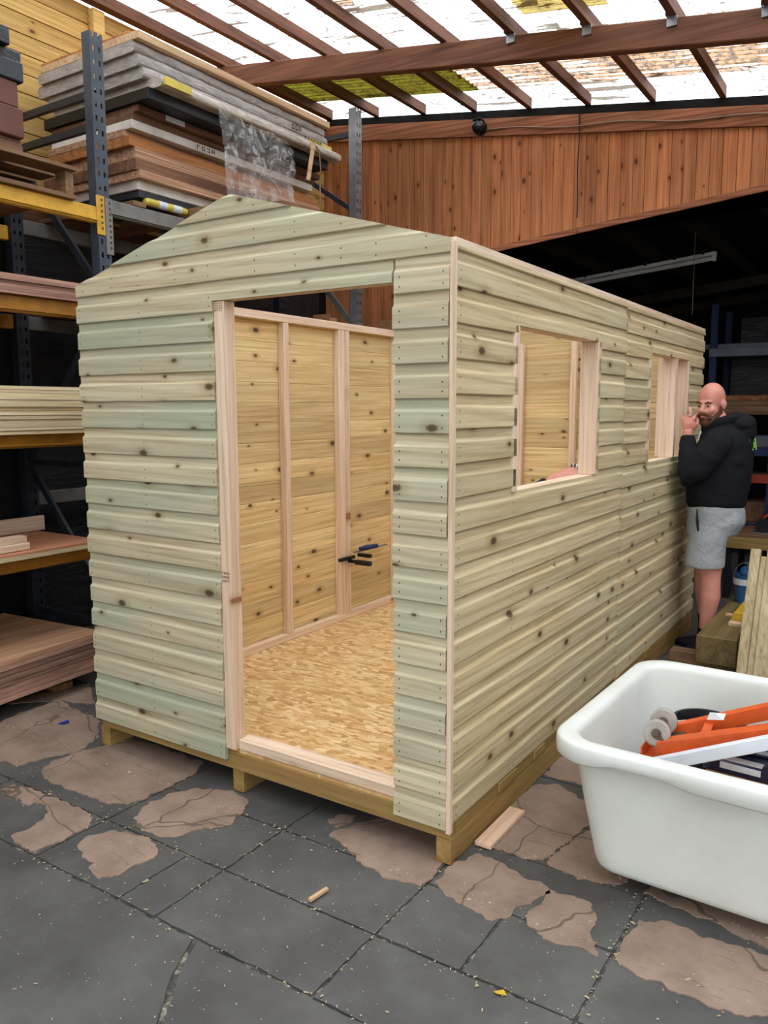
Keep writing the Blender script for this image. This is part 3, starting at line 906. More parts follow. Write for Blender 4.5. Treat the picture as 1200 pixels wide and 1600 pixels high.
# front: door opening between the two panels, gable over it
FO = (0, 0.019, 0)
DOOR = [(-1.092, -0.231, -1, 2.076)]
SLOPE = 0.2805
n_l = Vector((-SLOPE, 0, 1)).normalized(); n_r = Vector((SLOPE, 0, 1)).normalized()
GCUT = [(Vector((-0.988, 0, 2.474)), n_l), (Vector((-0.988, 0, 2.474)), n_r)]
FST = [-1.935, -1.53, -1.11, -0.205, -0.035]
for k in range(16):
    run(-1.957, -0.014, k, DOOR, ZB, FST, 'clad', FO, 0.0, jit=0.005)
run(-1.957, -0.233, 16, DOOR, ZB, [-1.935, -1.53, -1.11, -0.66, -0.3], 'clad', FO, 0.0)
run(-0.231, -0.014, 16, [], ZB, [-0.205, -0.035], 'clad', FO, 0.0)
for k in (17, 18, 19):
    run(-1.957, -0.012, k, [], ZB, [-1.9, -1.7, -1.53, -1.3, -1.11, -0.86, -0.66, -0.45, -0.3, -0.1], 'clad', FO, 0.0, clipz=GCUT)
# right side: two panels, two window openings
SO = (-0.019, 0, 0); RS = PI / 2
ZS = 0.160
W1 = (0.535, 1.487, 1.322, 1.963); W2 = (2.412, 3.345, 1.326, 1.963)
SST = [0.06, 0.515, 1.0, 1.51, 1.9, 1.96, 2.39, 2.9, 3.37, 3.77]
for k in range(18):
    run(0.03, 1.926, k, [W1], ZS + 0.002, [s for s in SST if s < 1.93], 'clad_side', SO, RS, jit=0.004, ztop=2.178)
    run(1.93, 3.80, k, [W2], ZS - 0.006, [s for s in SST if s > 1.93], 'clad_side', SO, RS, jit=0.003, ztop=2.178)
# left side and back
for k in range(18):
    run(-1.926, -0.0, k, [], ZB, [], 'clad_in', (-1.939, 0.02, 0), -PI / 2, ztop=2.165)
    run(-3.78, -1.93, k, [], ZB, [], 'clad_in', (-1.939, 0.02, 0), -PI / 2, ztop=2.165)
n_b = [(Vector((0.988, 0, 2.474)), n_l), (Vector((0.988, 0, 2.474)), n_r)]
for k in range(20):
    run(0.02, 1.94, k, [], ZB, [], 'clad_in', (0, 3.781, 0), PI, clipz=n_b)
nl = NAILS.build('nail_heads', 'nail', shed, origin=(-0.98, 1.9, 0)); nl['kind'] = 'stuff'

def part(name, mat, b, bevel=0.002):
    return MB().box(*b).build(name, mat, shed, bevel=bevel)
ZF = 0.200                     # top of the deck
# base: bearers, joists, deck
for x0 in (-1.965, -1.078, -0.066):
    part('bearer', 'bearerY', (x0, x0 + 0.062, 0.03, 3.8, 0.002, 0.102), 0.003)
part('front_joist', 'bearerX', (-1.945, -0.004, 0.024, 0.07, 0.103, 0.182), 0.003)
part('rear_joist', 'bearerX', (-1.945, -0.004, 3.73, 3.776, 0.103, 0.182), 0.003)
part('side_joist', 'bearerY', (-0.05, -0.004, 0.072, 3.728, 0.103, 0.182), 0.003)
part('side_joist', 'bearerY', (-1.945, -1.9, 0.072, 3.728, 0.103, 0.182), 0.003)
for i in range(7):
    y = 0.55 + 0.45 * i
    part('joist', 'bearerX', (-1.898, -0.052, y, y + 0.045, 0.103, 0.182), 0)
for y in (0.42, 0.78, 1.4, 1.9, 2.5, 3.0, 3.5):
    part('packer', 'bearerY', (-0.0035, 0.006, y, y + random.uniform(0.08, 0.2), 0.12, 0.158), 0.001)
for y0, y1 in ((0.03, 2.42), (2.423, 3.77)):
    MB().box(-1.935, -0.02, y0, y1, 0.1825, ZF).build('deck_panel', 'osb', shed, origin=(0, 0, 0.18))
# left wall frame
xi0, xi1 = -1.9375, -1.905
for y in (0.06, 0.72, 1.38, 1.935, 2.005, 2.62, 3.2, 3.70):
    part('stud', 'planedZ', (xi0, xi1 + (0.012 if 1.3 < y < 2.1 else 0), y, y + 0.05 if y != 1.935 else y + 0.066, ZF + 0.046, 2.158))
for y0, y1 in ((0.03, 2.0), (2.003, 3.77)):
    part('bottom_plate', 'planedY', (xi0, xi1 + 0.012, y0, y1, ZF + 0.001, ZF + 0.045))
part('top_plate', 'planedY', (xi0, xi1 + 0.014, 0.03, 3.77, 2.159, 2.205))
# front frame
part('door_post', 'planedZ', (-1.089, -1.034, 0.006, 0.068, ZF + 0.001, 2.074))
part('door_post', 'planedZ', (-0.226, -0.18, 0.021, 0.068, ZF + 0.001, 2.074))
part('door_head', 'planedX', (-1.089, -0.18, 0.021, 0.068, 2.077, 2.122))
part('door_sill', 'planedX', (-1.032, -0.228, 0.022, 0.10, ZF + 0.001, ZF + 0.046), 0.004)
part('stud', 'planedZ', (-1.53, -1.485, 0.021, 0.066, ZF + 0.046, 2.15))
part('bottom_plate', 'planedX', (-1.93, -1.092, 0.021, 0.066, ZF + 0.001, ZF + 0.045))
part('bottom_plate', 'planedX', (-0.17, -0.092, 0.021, 0.066, ZF + 0.001, ZF + 0.045))
part('corner_post', 'planedZ', (-0.0125, 0.0045, 0.004, 0.026, 0.135, 2.19), 0.0015)
part('corner_stud', 'planedZ', (-0.09, -0.0205, 0.021, 0.066, ZF + 0.001, 2.172), 0.0015)
part('tie_rail', 'planedX', (-1.9, -0.09, 0.021, 0.066, 2.154, 2.2))
# right wall frame
xj0, xj1 = -0.088, -0.0195
for y in (0.068, 1.03, 1.872, 1.93, 2.88, 3.72):
    lo = ZF + 0.046
    if y in (1.03, 2.88):
        part('stud', 'planedZ', (xj0, xj1, y, y + 0.045, lo, 1.276))
    else:
        part('stud', 'planedZ', (xj0, xj1, y, y + 0.045, lo, 2.13))
part('bottom_plate', 'planedY', (xj0, xj1, 0.068, 3.77, ZF + 0.001, ZF + 0.045))
part('top_plate', 'planedY', (xj0, -0.004, 0.03, 1.926, 2.179, 2.206), 0.0015)
part('top_plate', 'planedY', (xj0, -0.004, 1.93, 3.8, 2.179, 2.206), 0.0015)
part('top_plate', 'planedY', (xj0, xj1, 0.068, 3.77, 2.132, 2.178), 0.0015)
for wy0, wy1, wz0, wz1 in (W1, W2):
    part('window_sill', 'planedY', (xj0, -0.0185, wy0 - 0.03, wy1 + 0.03, wz0 - 0.044, wz0 + 0.0))
    part('window_post', 'planedZ', (xj0, 0.0, wy0 - 0.03, wy0 + 0.014, wz0 + 0.001, wz1))
    part('window_post', 'planedZ', (xj0, 0.0, wy1 - 0.014, wy1 + 0.03, wz0 + 0.001, wz1))
    part('window_head', 'planedY', (xj0, xj1, wy0 - 0.03, wy1 + 0.03, wz1 + 0.001, wz1 + 0.045))
part('window_mullion', 'planedZ', (xj0 - 0.03, -0.002, 3.0, 3.042, W2[2] + 0.001, W2[3] - 0.0))
# back wall frame
for x in (-1.85, -1.42, -0.975, -0.5, -0.14):
    part('stud', 'planedZ', (x, x + 0.048, 3.72, 3.765, ZF + 0.046, 2.158))
part('bottom_plate', 'planedX', (-1.9, -0.09, 3.72, 3.765, ZF + 0.001, ZF + 0.045))
# printed stamps on the studs
st = MB()
def glyphs(x, y, z, w, h, face, n=4, rows=3):
    for r in range(rows):
        for c in range(n):
            a = w * c / n; b = a + w / n * 0.62
            zz = z + h * r / rows; z2 = zz + h / rows * 0.6
            k = random.randrange(3)
            for (p, q, u, v_) in (((a, a + (b - a) * 0.3, zz, z2), (a, b, z2 - (z2 - zz) * 0.28, z2)) if k == 0 else ((a, a + (b - a) * 0.3, zz, z2), (b - (b - a) * 0.3, b, zz, z2), (a, b, zz, zz + (z2 - zz) * 0.25)) if k == 1 else ((a, b, zz, zz + (z2 - zz) * 0.25), (a, b, z2 - (z2 - zz) * 0.25, z2), (a + (b - a) * 0.35, a + (b - a) * 0.65, zz, z2))):
                if face == 'y':
                    st.box(x + p, x + q, y - 0.0006, y, u, v_)
                else:
                    st.box(x, x + 0.0006, y + p, y + q, u, v_)
glyphs(-1.083, 0.0058, 0.93, 0.045, 0.05, 'y', 4, 3)
glyphs(-1.085, 0.0058, 2.035, 0.045, 0.035, 'y', 5, 4)
glyphs(xi1 + 0.0002, 2.628, 1.83, 0.035, 0.03, 'x', 2, 2)
glyphs(xi1 + 0.0002, 2.628, 0.42, 0.035, 0.04, 'x', 2, 3)
st.build('printed_stamp', 'ink', shed, origin=(-1.06, 0.005, 0))

# two screw clamps hung on the double stud
for i, (y, z, lab) in enumerate(((1.985, 0.62, 'black bar clamp gripping the double stud inside the shed'), (2.105, 0.655, 'black bar clamp with blue handle behind the double stud inside the shed'))):
    cl = thing('bar_clamp', lab, 'clamp', (-1.885, y, z), 'clamps on the double stud')
    x = -1.893
    if i == 0:
        MB().box(x + 0.001, x + 0.024, 1.90, 2.075, z, z + 0.022).build('bar', 'blackplast', cl, bevel=0.003)
        MB().box(x + 0.001, x + 0.09, 2.01, 2.035, z - 0.022, z - 0.001).build('jaw', 'blackplast', cl, bevel=0.003)
        MB().box(x + 0.06, x + 0.19, 2.006, 2.04, z - 0.03, z + 0.002).build('handle', 'blackplast', cl, bevel=0.006)
    else:
        MB().box(x - 0.01, x + 0.012, 2.09, 2.5, z - 0.004, z + 0.004).build('bar', 'galv', cl)
        MB().box(x + 0.013, x + 0.12, 2.11, 2.14, z - 0.03, z - 0.006).build('jaw', 'blackplast', cl, bevel=0.003)
        MB().tube([(x + 0.02, 2.125, z + 0.022), (x + 0.055, 2.17, z + 0.03), (x + 0.10, 2.235, z + 0.038)], [0.013, 0.019, 0.015], 12).build('handle', 'bluegrip', cl, smooth=True)

# out-of-frame workshop walls, added so light comes mainly through the roof
struct(MB().box(4.45, 4.55, -4.5, YB, 0, 3.4).build('unseen_wall_side', 'wallpale', origin=(4.5, 0, 0)))
wf = struct(MB().box(-4.05, -0.6, -4.62, -4.5, 0, 4.4).box(3.6, 4.55, -4.62, -4.5, 0, 4.4).box(-0.6, 3.6, -4.62, -4.5, 3.1, 4.4).build('unseen_wall_front', 'wallpale', origin=(0, -4.5, 0)))  # unseen wall behind the camera; opening cut to brighten the front faces

# ================================================================== pallet racking on the left
RX0, RX1 = -3.68, -2.75
rack = thing('pallet_rack', 'tall pallet racking with dark perforated uprights and yellow and grey beams along the left wall', 'racking', (-3.16, 0.8, 0))
def upright(x, y, h, mat, front=True):
    """perforated open section post, front faces the room (+X)"""
    m = MB(); w = 0.088
    y0 = y - w / 2
    cols = ((0, 0.018), (0.032, 0.056), (0.070, 0.088))
    for a, b in cols:
        m.box(x - 0.004, x, y0 + a, y0 + b, 0, h)
    z = 0.05
    while z < h - 0.05:
        for a, b in ((0.018, 0.032), (0.056, 0.070)):
            m.box(x - 0.004, x, y0 + a, y0 + b, z, min(h, z + 0.046))
        z += 0.076
    m.box(x - 0.07, x - 0.004, y0, y0 + 0.004, 0, h)
    m.box(x - 0.07, x - 0.004, y0 + w - 0.004, y0 + w, 0, h)
    m.box(x - 0.09, x + 0.02, y0 - 0.02, y0 + w + 0.02, 0, 0.006)
    return m.build('upright', mat, rack)
for y, h in ((-1.93, 3.77), (0.80, 3.77), (3.40, 4.12)):
    upright(RX0 + 0.07, y, h, 'steeldark')
    upright(RX1, y, h, 'steelblue' if y < 3 else 'galv')
    for z in (0.3, 1.3, 2.3, 3.27, 3.45) if y < 3 else (0.3, 1.3, 2.3, 3.93):
        MB().bar((RX0 + 0.066, y, z), (RX1 - 0.035, y, z + (0.0 if z < 3 else 0.0)), 0.03, 0.04).build('brace', 'steeldark', rack)
    for z in (0.32, 1.32, 2.32):
        a, b = (RX0 + 0.06, RX1 - 0.04) if int(z) % 2 else (RX1 - 0.04, RX0 + 0.06)
        MB().bar((a, y + 0.005, z), (b, y + 0.005, z + 0.95), 0.022, 0.045).build('brace', 'steeldark' if y < 3 else 'galv', rack)
    if y > 3:
        MB().bar((RX0 + 0.06, y - 0.02, 3.85), (RX1 - 0.04, y - 0.02, 3.3), 0.022, 0.04).build('brace', 'steeldark', rack)
def beam(y0, y1, z0, z1, mat, x, plates=True):
    s = 1 if x > -3 else -1
    MB().box(min(x - s * 0.045, x), max(x - s * 0.045, x), y0 + 0.045, y1 - 0.045, z0, z1).build('beam', mat, rack, bevel=0.006)
    if x > -3:
        MB().box(x + 0.001, x + 0.012, y0 + 0.046, y1 - 0.046, z0 + 0.012, z0 + 0.02).build('beam_lip', mat, rack)
def plate_(y, z0, z1, mat, dx=0.001, w=0.055, holes=True):
    m = MB().box(RX1 + dx, RX1 + dx + 0.006, y - w / 2, y + w / 2, z0, z1)
    p = m.build('beam_connector', mat, rack, bevel=0.001)
    h = MB()
    k = 0; z = z0 + 0.03
    while z < z1 - 0.02:
        h.box(RX1 + dx + 0.0062, RX1 + dx + 0.008, y + w * 0.12 - 0.005, y + w * 0.12 + 0.006, z, z + 0.014); z += 0.032
    h.build('connector_slot', 'nail', p)
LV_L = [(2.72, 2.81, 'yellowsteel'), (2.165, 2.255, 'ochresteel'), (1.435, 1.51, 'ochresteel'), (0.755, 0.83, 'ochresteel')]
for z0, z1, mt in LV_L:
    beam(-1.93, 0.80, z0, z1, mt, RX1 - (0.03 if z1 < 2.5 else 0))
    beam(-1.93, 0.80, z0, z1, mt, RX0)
plate_(0.775, 2.655, 2.875, 'yellowsteel', 0.001, 0.055)
for z0, z1 in ((2.775, 2.87), (2.165, 2.255), (1.0, 1.09)):
    beam(0.80, 3.40, z0, z1, 'steelgrey', RX1)
    beam(0.80, 3.40, z0, z1, 'steelgrey', RX0)
plate_(0.832, 2.55, 2.87, 'steelgrey', 0.001, 0.05)
# deck boards of the right bay and of the left bay
G_DK = []
for lv, (ya, yb) in ((2.8715, (0.98, 3.3)),):
    for i, y in enumerate((1.02, 1.5, 2.05, 2.6, 3.1)):
        MB().box(RX0 - 0.02, RX1 + (0.0 if i != 1 else 0.05), y, y + 0.10, lv, lv + 0.03).build('deck_board', 'dimwoodX', rack, bevel=0.003)
for i in range(7):
    MB().box(RX0 - 0.02, RX1 + 0.004, 0.95 + 0.34 * i, 1.25 + 0.34 * i, 2.2565, 2.274).build('deck_board', 'dimwoodX', rack)
for i in range(4):
    MB().box(RX0 + 0.05, RX0 + 0.1, -1.7 + 0.6 * i, -1.2 + 0.6 * i, 2.60, 2.7).build('deck_board', 'dimwoodY', rack)

# ---- the heap of long panels on the top level, right bay
def zpy(py): return 3.87 - (py - 60) * 0.00378
def xpx(px): return -2.75 - (222 - px) * 0.0055
HEAP = [  # (px, top py, bottom py, material, y0, y1, label)
    (206, 289, 300, 'steeldark', 1.14, 2.4, 'panel', 'dark blue painted board low in the panel heap, under the white one'),
    (207, 275, 288.5, 'whitepaint', 1.13, 2.75, 'panel', 'white painted board low in the panel heap on the rack'),
    (216, 262, 274.5, 'shaggy', 1.11, 3.02, 'panel', 'board with red and white flaking edge low in the panel heap'),
    (212, 243, 261.5, 'brownpanel', 1.10, 2.98, 'panel', 'thick brown board in the panel heap, above the flaking red and white one'),
    (205, 222, 242.5, 'shaggy', 1.13, 2.99, 'panel', 'thick panel with splintered pinkish edge in the lower half of the panel heap'),
    (203, 206, 221.5, 'orangewood', 1.10, 2.94, 'panel', 'orange brown board in the panel heap on the rack'),
    (192, 194, 205.5, 'shaggy', 1.10, 2.96, 'panel', 'thin splintered panel under the white door in the panel heap'),
    (203, 180, 193.5, 'whitepaint', 1.12, 2.90, 'door', 'white flush door lying in the middle of the panel heap, marked with scribbled figures'),
    (203, 168, 179.5, 'brownpanel', 1.13, 2.93, 'panel', 'brown board resting on the white door in the panel heap'),
    (210, 157, 167.5, 'brownpanel', 1.14, 2.96, 'panel', 'brown board with small paper sticker, directly under the black panel'),
    (232, 139, 156.5, 'blackpanel', 1.12, 2.9, 'panel', 'wide black panel across the middle of the panel heap'),
    (247, 124, 138.5, 'wrapwhite', 1.16, 2.97, 'panel', 'white wrapped panel with yellow print just above the black panel'),
    (228, 106, 123.5, 'wrap', 1.12, 2.99, 'panel', 'lowest of the three silver wrapped panels in the heap'),
    (224, 86, 105.5, 'wrap', 1.10, 2.97, 'panel', 'middle one of the three silver wrapped panels in the heap'),
    (222, 69, 85.5, 'wrap', 1.08, 2.95, 'panel', 'uppermost of the three silver wrapped panels in the heap'),
    (228, 57, 68.5, 'palewood', 1.08, 2.96, 'panel', 'long bare wooden board lying on the silver wrapped panels'),
    (204, 46, 56.5, 'orangewood', 1.12, 2.2, 'panel', 'shorter board on the very top of the panel heap'),
]
prev = None
ztop = 2.9555
heap_objs = []
for i, (px, pt, pb, mt, y0, y1, nm, lab) in enumerate(HEAP):
    x1 = xpx(px); x0 = -3.70 + random.uniform(-0.07, 0.07)
    if i == 0: x0 = -3.5
    z0 = ztop + 0.0005
    z1 = max(z0 + 0.03, zpy(pt) if i else 3.0)
    ztop = z1
    hh = (z1 - z0)
    nmn = 'flush_blank' if nm == 'door' else 'stored_sheet'
    b = MB()
    if mt in ('wrap', 'wrapwhite'):
        # slack wrapping: rounded lumpy long edges
        n = 26
        rings = []
        for k in range(n + 1):
            y = y0 + (y1 - y0) * k / n
            e = 0.012 * noise.noise(Vector((k * 0.8, i * 3.1, 0)))
            if k in (0, n): e -= 0.01
            r = hh * 0.38
            ring = []
            for cx, cz, a0 in ((x1 - r + e, z1 - r, 0), (x0 + r, z1 - r, 90), (x0 + r, z0 + r, 180), (x1 - r + e, z0 + r, 270)):
                for q in range(4):
                    a = math.radians(a0 + 30 * q)
                    ring.append(Vector((cx + r * math.cos(a), y, cz + r * math.sin(a))))
            rings.append(ring)
        b.loft(rings)
        o = b.build(nmn, mt, smooth=False)
    else:
        b.box(x0, x1, y0, y1, z0, z1)
        o = b.build(nmn, mt, bevel=0.003)
    tag(o, lab, 'door' if nm == 'door' else 'panel', 'panels heaped on the top of the rack')
    heap_objs.append((o, x1, z0, z1, y0, y1))
def on_heap(i, name, mat, ya, yb, fa=0.1, fb=0.9, dx=0.0015):
    o, x1, z0, z1, y0, y1 = heap_objs[i]
    return MB().box(x1 + 0.0003, x1 + dx, ya, yb, z0 + (z1 - z0) * fa, z0 + (z1 - z0) * fb).build(name, mat, o)
on_heap(11, 'yellow_print', 'yellowprint', 1.17, 1.38, dx=0.016)
on_heap(12, 'yellow_print', 'yellowprint', 2.68, 2.96, dx=0.016)
on_heap(9, 'paper_sticker', 'label', 1.36, 1.52)
def scrawl(i, ya, yb, n, fa, fb, mat='nail'):
    o, x1, z0, z1, y0, y1 = heap_objs[i]
    m = MB(); za, zb = z0 + (z1 - z0) * fa, z0 + (z1 - z0) * fb
    w = (yb - ya) / n
    for k in range(n):
        y = ya + k * w; t = w * 0.14; xx = x1 + 0.0165 if i in (12, 13, 14) else x1 + 0.0003
        kind = random.randrange(4)
        if kind != 2: m.box(xx, xx + 0.001, y, y + t, za, zb)
        if kind != 3: m.box(xx, xx + 0.001, y + w * 0.5, y + w * 0.5 + t, za, zb)
        m.box(xx, xx + 0.001, y, y + w * 0.6, zb - (zb - za) * 0.2, zb)
        if kind in (0, 2): m.box(xx, xx + 0.001, y, y + w * 0.6, za, za + (zb - za) * 0.2)
        if kind == 1: m.box(xx, xx + 0.001, y, y + w * 0.6, (za + zb) / 2 - 0.003, (za + zb) / 2 + 0.003)
    m.build('scribbled_figures', mat, o)
scrawl(7, 1.66, 1.84, 4, 0.25, 0.75)
scrawl(13, 2.5, 2.62, 3, 0.2, 0.7)
scrawl(12, 2.62, 2.84, 6, 0.15, 0.85)
# rolled packet, crosswise bearer, hanging strap
rl = solid('paper_roll', 'yellowprint', MB().tube([(-2.80, 1.15, 2.9255), (-2.80, 1.17, 2.928), (-2.80, 1.46, 2.928), (-2.80, 1.49, 2.928)], [0.016, 0.024, 0.024, 0.02], 14), 'rolled packet with yellow and white bands under the panel heap', 'roll', smooth=False)
MB().tube([(-2.80, 1.25, 2.928), (-2.80, 1.32, 2.928)], 0.0248, 14).build('white_band', 'label', rl)
MB().tube([(-2.80, 1.37, 2.928), (-2.80, 1.44, 2.928)], 0.0248, 14).build('white_band', 'label', rl)
solid('timber_block', 'dimwoodX', MB().box(-3.4, -2.8, 2.3, 2.38, 2.902, 2.955), 'grey sawn timber block under the far end of the panel heap', 'timber', bevel=0.004)
solid('timber_block', 'dimwoodX', MB().box(-3.5, -2.63, 1.515, 1.6, 2.902, 2.955), 'grey sawn timber block sticking out crosswise under the panel heap', 'timber', bevel=0.004)
xs = heap_objs[12][1] + 0.02
ms = MB()
for k in range(10):
    pass
def ribbon(pts, w, t=0.002, side=(0, 1, 0)):
    m = MB(); s = Vector(side); n = len(pts); vs = []
    nx = Vector((1, 0, 0))
    for p in pts:
        p = Vector(p)
        for a, b in ((-1, 0), (1, 0), (1, 1), (-1, 1)):
            vs.append(p + s * (a * w / 2) + nx * (b * t))
    fs = [(0, 1, 2, 3), (4 * (n - 1) + 3, 4 * (n - 1) + 2, 4 * (n - 1) + 1, 4 * (n - 1))]
    for i in range(n - 1):
        for k in range(4):
            k2 = (k + 1) % 4
            fs.append((4 * i + k, 4 * i + k2, 4 * i + 4 + k2, 4 * i + 4 + k))
    return m.add(vs, fs)
solid('hanging_strap', 'palewood', ribbon([(-2.612, 2.60, 3.62), (-2.605, 2.59, 3.55), (-2.60, 2.56, 3.46), (-2.595, 2.53, 3.36), (-2.595, 2.52, 3.33)], 0.045), 'flat pale strap hanging from the far end of the panel heap', 'strap')
solid('cord_loop', 'dimwoodZ', ribbon([(-2.62, 2.64, 3.62), (-2.60, 2.665, 3.58), (-2.59, 2.67, 3.45), (-2.588, 2.655, 3.3), (-2.587, 2.66, 3.22), (-2.587, 2.65, 3.19)], 0.016), 'narrow brown cord looping down beside the pale strap', 'cord')
# hanging polythene
n, mrows = 34, 26
vs, fs = [], []
for j in range(mrows + 1):
    for i in range(n + 1):
        u, v = i / n, j / mrows
        y = 1.60 + 0.70 * u + 0.05 * v + 0.03 * math.sin(v * 5)
        z = 3.57 - 0.03 * u - v * (0.56 - 0.14 * u) + 0.02 * noise.noise(Vector((u * 7, 0.3, 0)))
        x = -2.60 + 0.05 * v + 0.03 * noise.noise(Vector((u * 6, v * 2.0, 1.7))) + 0.02 * noise.noise(Vector((u * 14, v * 9, 4.1))) + 0.012 * noise.noise(Vector((u * 30, v * 26, 9.1)))
        vs.append((x, y, z))
for j in range(mrows):
    for i in range(n):
        a = j * (n + 1) + i
        fs.append((a, a + 1, a + n + 2, a + n + 1))
pl = solid('polythene_sheet', 'film', MB().add(vs, fs), 'crinkled clear polythene sheet hanging down the front of the panel heap', 'plastic sheet', smooth=True)

# ---- left bay
# pallet and slabs on the yellow beams
pal = thing('wooden_pallet', 'brown wooden pallet on the yellow beam at the left edge', 'pallet', (-3.15, -0.1, 2.811))
MB().box(-3.62, -2.72, -0.55, 0.60, 2.811, 2.835).build('bottom_board', 'dimwoodY', pal, bevel=0.002)
for x in (-3.6, -3.2, -2.8):
    MB().box(x, x + 0.07, -0.55, 0.60, 2.836, 2.955).build('stringer', 'dimwoodY', pal, bevel=0.003) if x < -2.9 else None
for y in (0.545, -0.15, -0.5):
    MB().box(-2.83, -2.735, y, y + 0.05, 2.836, 2.962).build('block', 'dimwoodX', pal, bevel=0.003)
for i, x in enumerate((-3.62, -3.43, -3.24, -3.05, -2.86)):
    MB().box(x, x + 0.15, -0.55, 0.605, 2.9635, 2.985).build('top_board', 'dimwoodY', pal, bevel=0.002)
zz = 2.986
for i, (hh, mt, y1, lab) in enumerate(((0.05, 'brownpanel', 0.26, 'thin brown panel at the bottom of the stack on the pallet'), (0.03, 'dimwoodY', 0.27, 'thin dull board low in the stack on the pallet'), (0.15, 'redslab', 0.27, 'lower dark red slab stacked on the pallet at the left edge'),
                                    (0.13, 'redslab', 0.25, 'upper dark red slab stacked on the pallet at the left edge'), (0.10, 'steeldark', 0.28, 'dark grey slab above the red ones on the pallet'), (0.07, 'wrapblack', 0.30, 'black wrapped slab near the top of the stack on the pallet'), (0.09, 'wrapblack', 0.22, 'black wrapped bundle crowning the stack on the pallet'))):
    o = solid('stored_slab', mt, MB().box(-3.55, -2.76 + random.uniform(-0.03, 0.02), -0.5, y1 + 0.05, zz + 0.0005, zz + hh), lab, 'slab', 'slabs stacked on the pallet', bevel=0.006)
    zz += hh
# sheets
def sheets(z0, n, th, mat, x0, x1, y0, y1, what, group, jx=0.012, face=None, jy=0.02):
    z = z0
    for i in range(n):
        t = th * random.uniform(0.85, 1.15)
        a, b = random.uniform(-jx, jx), random.uniform(-jy, jy)
        o = MB().box(x0 + a, x1 + a, y0, y1 + b, z + 0.0006, z + t).build('plywood_sheet', face if (face and i == n - 1) else mat)
        tag(o, what % ORD[n - 1 - i], 'plywood sheet', group)
        z += t + random.choice((0, 0, 0.002))
    return z
sheets(2.256, 6, 0.0165, 'plypurple', -3.55, -2.735, -1.5, 0.72, 'purplish plywood sheet, %s in the stack under the pallet', 'purplish sheets')
sheets(1.511, 13, 0.020, 'plypale', -3.55, -2.735, -1.5, 0.72, 'pale plywood sheet, %s in the thick stack on the middle shelf', 'pale sheets', 0.014)
sheets(0.831, 3, 0.012, 'plypale', -3.55, -2.73, -1.5, 0.69, 'thin plywood sheet, %s under the battens on the low shelf', 'low shelf sheets', 0.006, face='plyred')
z = 0.868
solid('batten', 'planedY', MB().box(-2.86, -2.79, -1.2, 0.235, z + 0.002, z + 0.042), 'lower of two pale battens lying on the low shelf plywood', 'batten', 'battens on the low shelf', bevel=0.003)
solid('batten', 'planedY', MB().box(-2.865, -2.80, -1.2, 0.225, z + 0.043, z + 0.08), 'upper of two pale battens lying on the low shelf plywood', 'batten', 'battens on the low shelf', bevel=0.003)
solid('upright_board', 'planedY', MB().box(-3.42, -3.39, -0.6, 0.73, z + 0.002, z + 0.095), 'dull board standing on edge at the rear of the low shelf', 'board', bevel=0.002)
# floor stack, lying a little askew, on timber blocks
a = math.radians(-4)
for i, (yy, lab) in enumerate(((0.34, 'timber block at the near corner under the brown plywood stack'), (-0.75, 'timber block under the hidden end of the brown plywood stack'))):
    bk = thing('timber_block', lab, 'timber block', (-3.05, yy, 0.004))
    MB().box(-3.45, -2.79, yy, yy + 0.12, 0.004, 0.045).build('lower_piece', 'dimwoodX', bk, bevel=0.004)
    MB().box(-3.43, -2.83, yy + 0.01, yy + 0.1, 0.046, 0.098).build('upper_piece', 'dimwoodX', bk, bevel=0.004)
z = 0.0985
for i in range(8):
    t = 0.026
    m = MB().box(-0.9, 0.0 + random.uniform(-0.008, 0.008), -2.2, 0.02 + random.uniform(-0.012, 0.012), z + 0.0006, z + t)
    m.xf(Matrix.Translation((-2.70, 0.60, 0)) @ Matrix.Rotation(math.radians(5), 4, 'Z'))
    o = m.build('plywood_sheet', 'plyface' if i == 7 else 'plypurple')
    tag(o, 'brown plywood sheet, %s in the stack on the floor at left' % ORD[7 - i], 'plywood sheet', 'brown sheets on the floor')
    z += t + random.choice((0.001, 0.003, 0.005))
# dim sheets and boxes further back in the rack
for i, (x0, zz, lab) in enumerate(((-3.5, 2.2745, 'dark red sheet on the dim shelf behind the shed, underneath'), (-3.45, 2.296, 'dark red sheet on the dim shelf behind the shed, on top'))):
    solid('dark_sheet', 'redslab', MB().box(x0, -2.9, 1.0, 2.9, zz, zz + 0.02), lab, 'sheet', 'dim sheets', bevel=0.002)
cb = thing('cardboard_box', 'small upright cardboard box on the rack shelf, seen through the top of the doorway', 'box', (-2.95, 3.1, 2.2745))
MB().box(-3.02, -2.84, 3.10, 3.20, 2.2745, 2.40).build('carton', 'cardboard', cb, bevel=0.003)
MB().box(-3.02, -2.84, 3.097, 3.0995, 2.2745, 2.43).build('flap', 'cardboard', cb)
solid('cardboard_sheet', 'darkcard', MB().box(-2.70, -2.15, 3.62, 3.65, 0.004, 2.41), 'tall cardboard sheet standing beyond the far rack post', 'cardboard', bevel=0.003)
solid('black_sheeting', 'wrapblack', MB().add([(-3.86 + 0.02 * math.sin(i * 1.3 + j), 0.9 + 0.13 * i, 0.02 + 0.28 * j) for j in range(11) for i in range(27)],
      [(j * 27 + i, j * 27 + i + 1, j * 27 + i + 28, j * 27 + i + 27) for j in range(10) for i in range(26)]), 'wall of black polythene hanging behind the rack', 'plastic sheet', smooth=True)

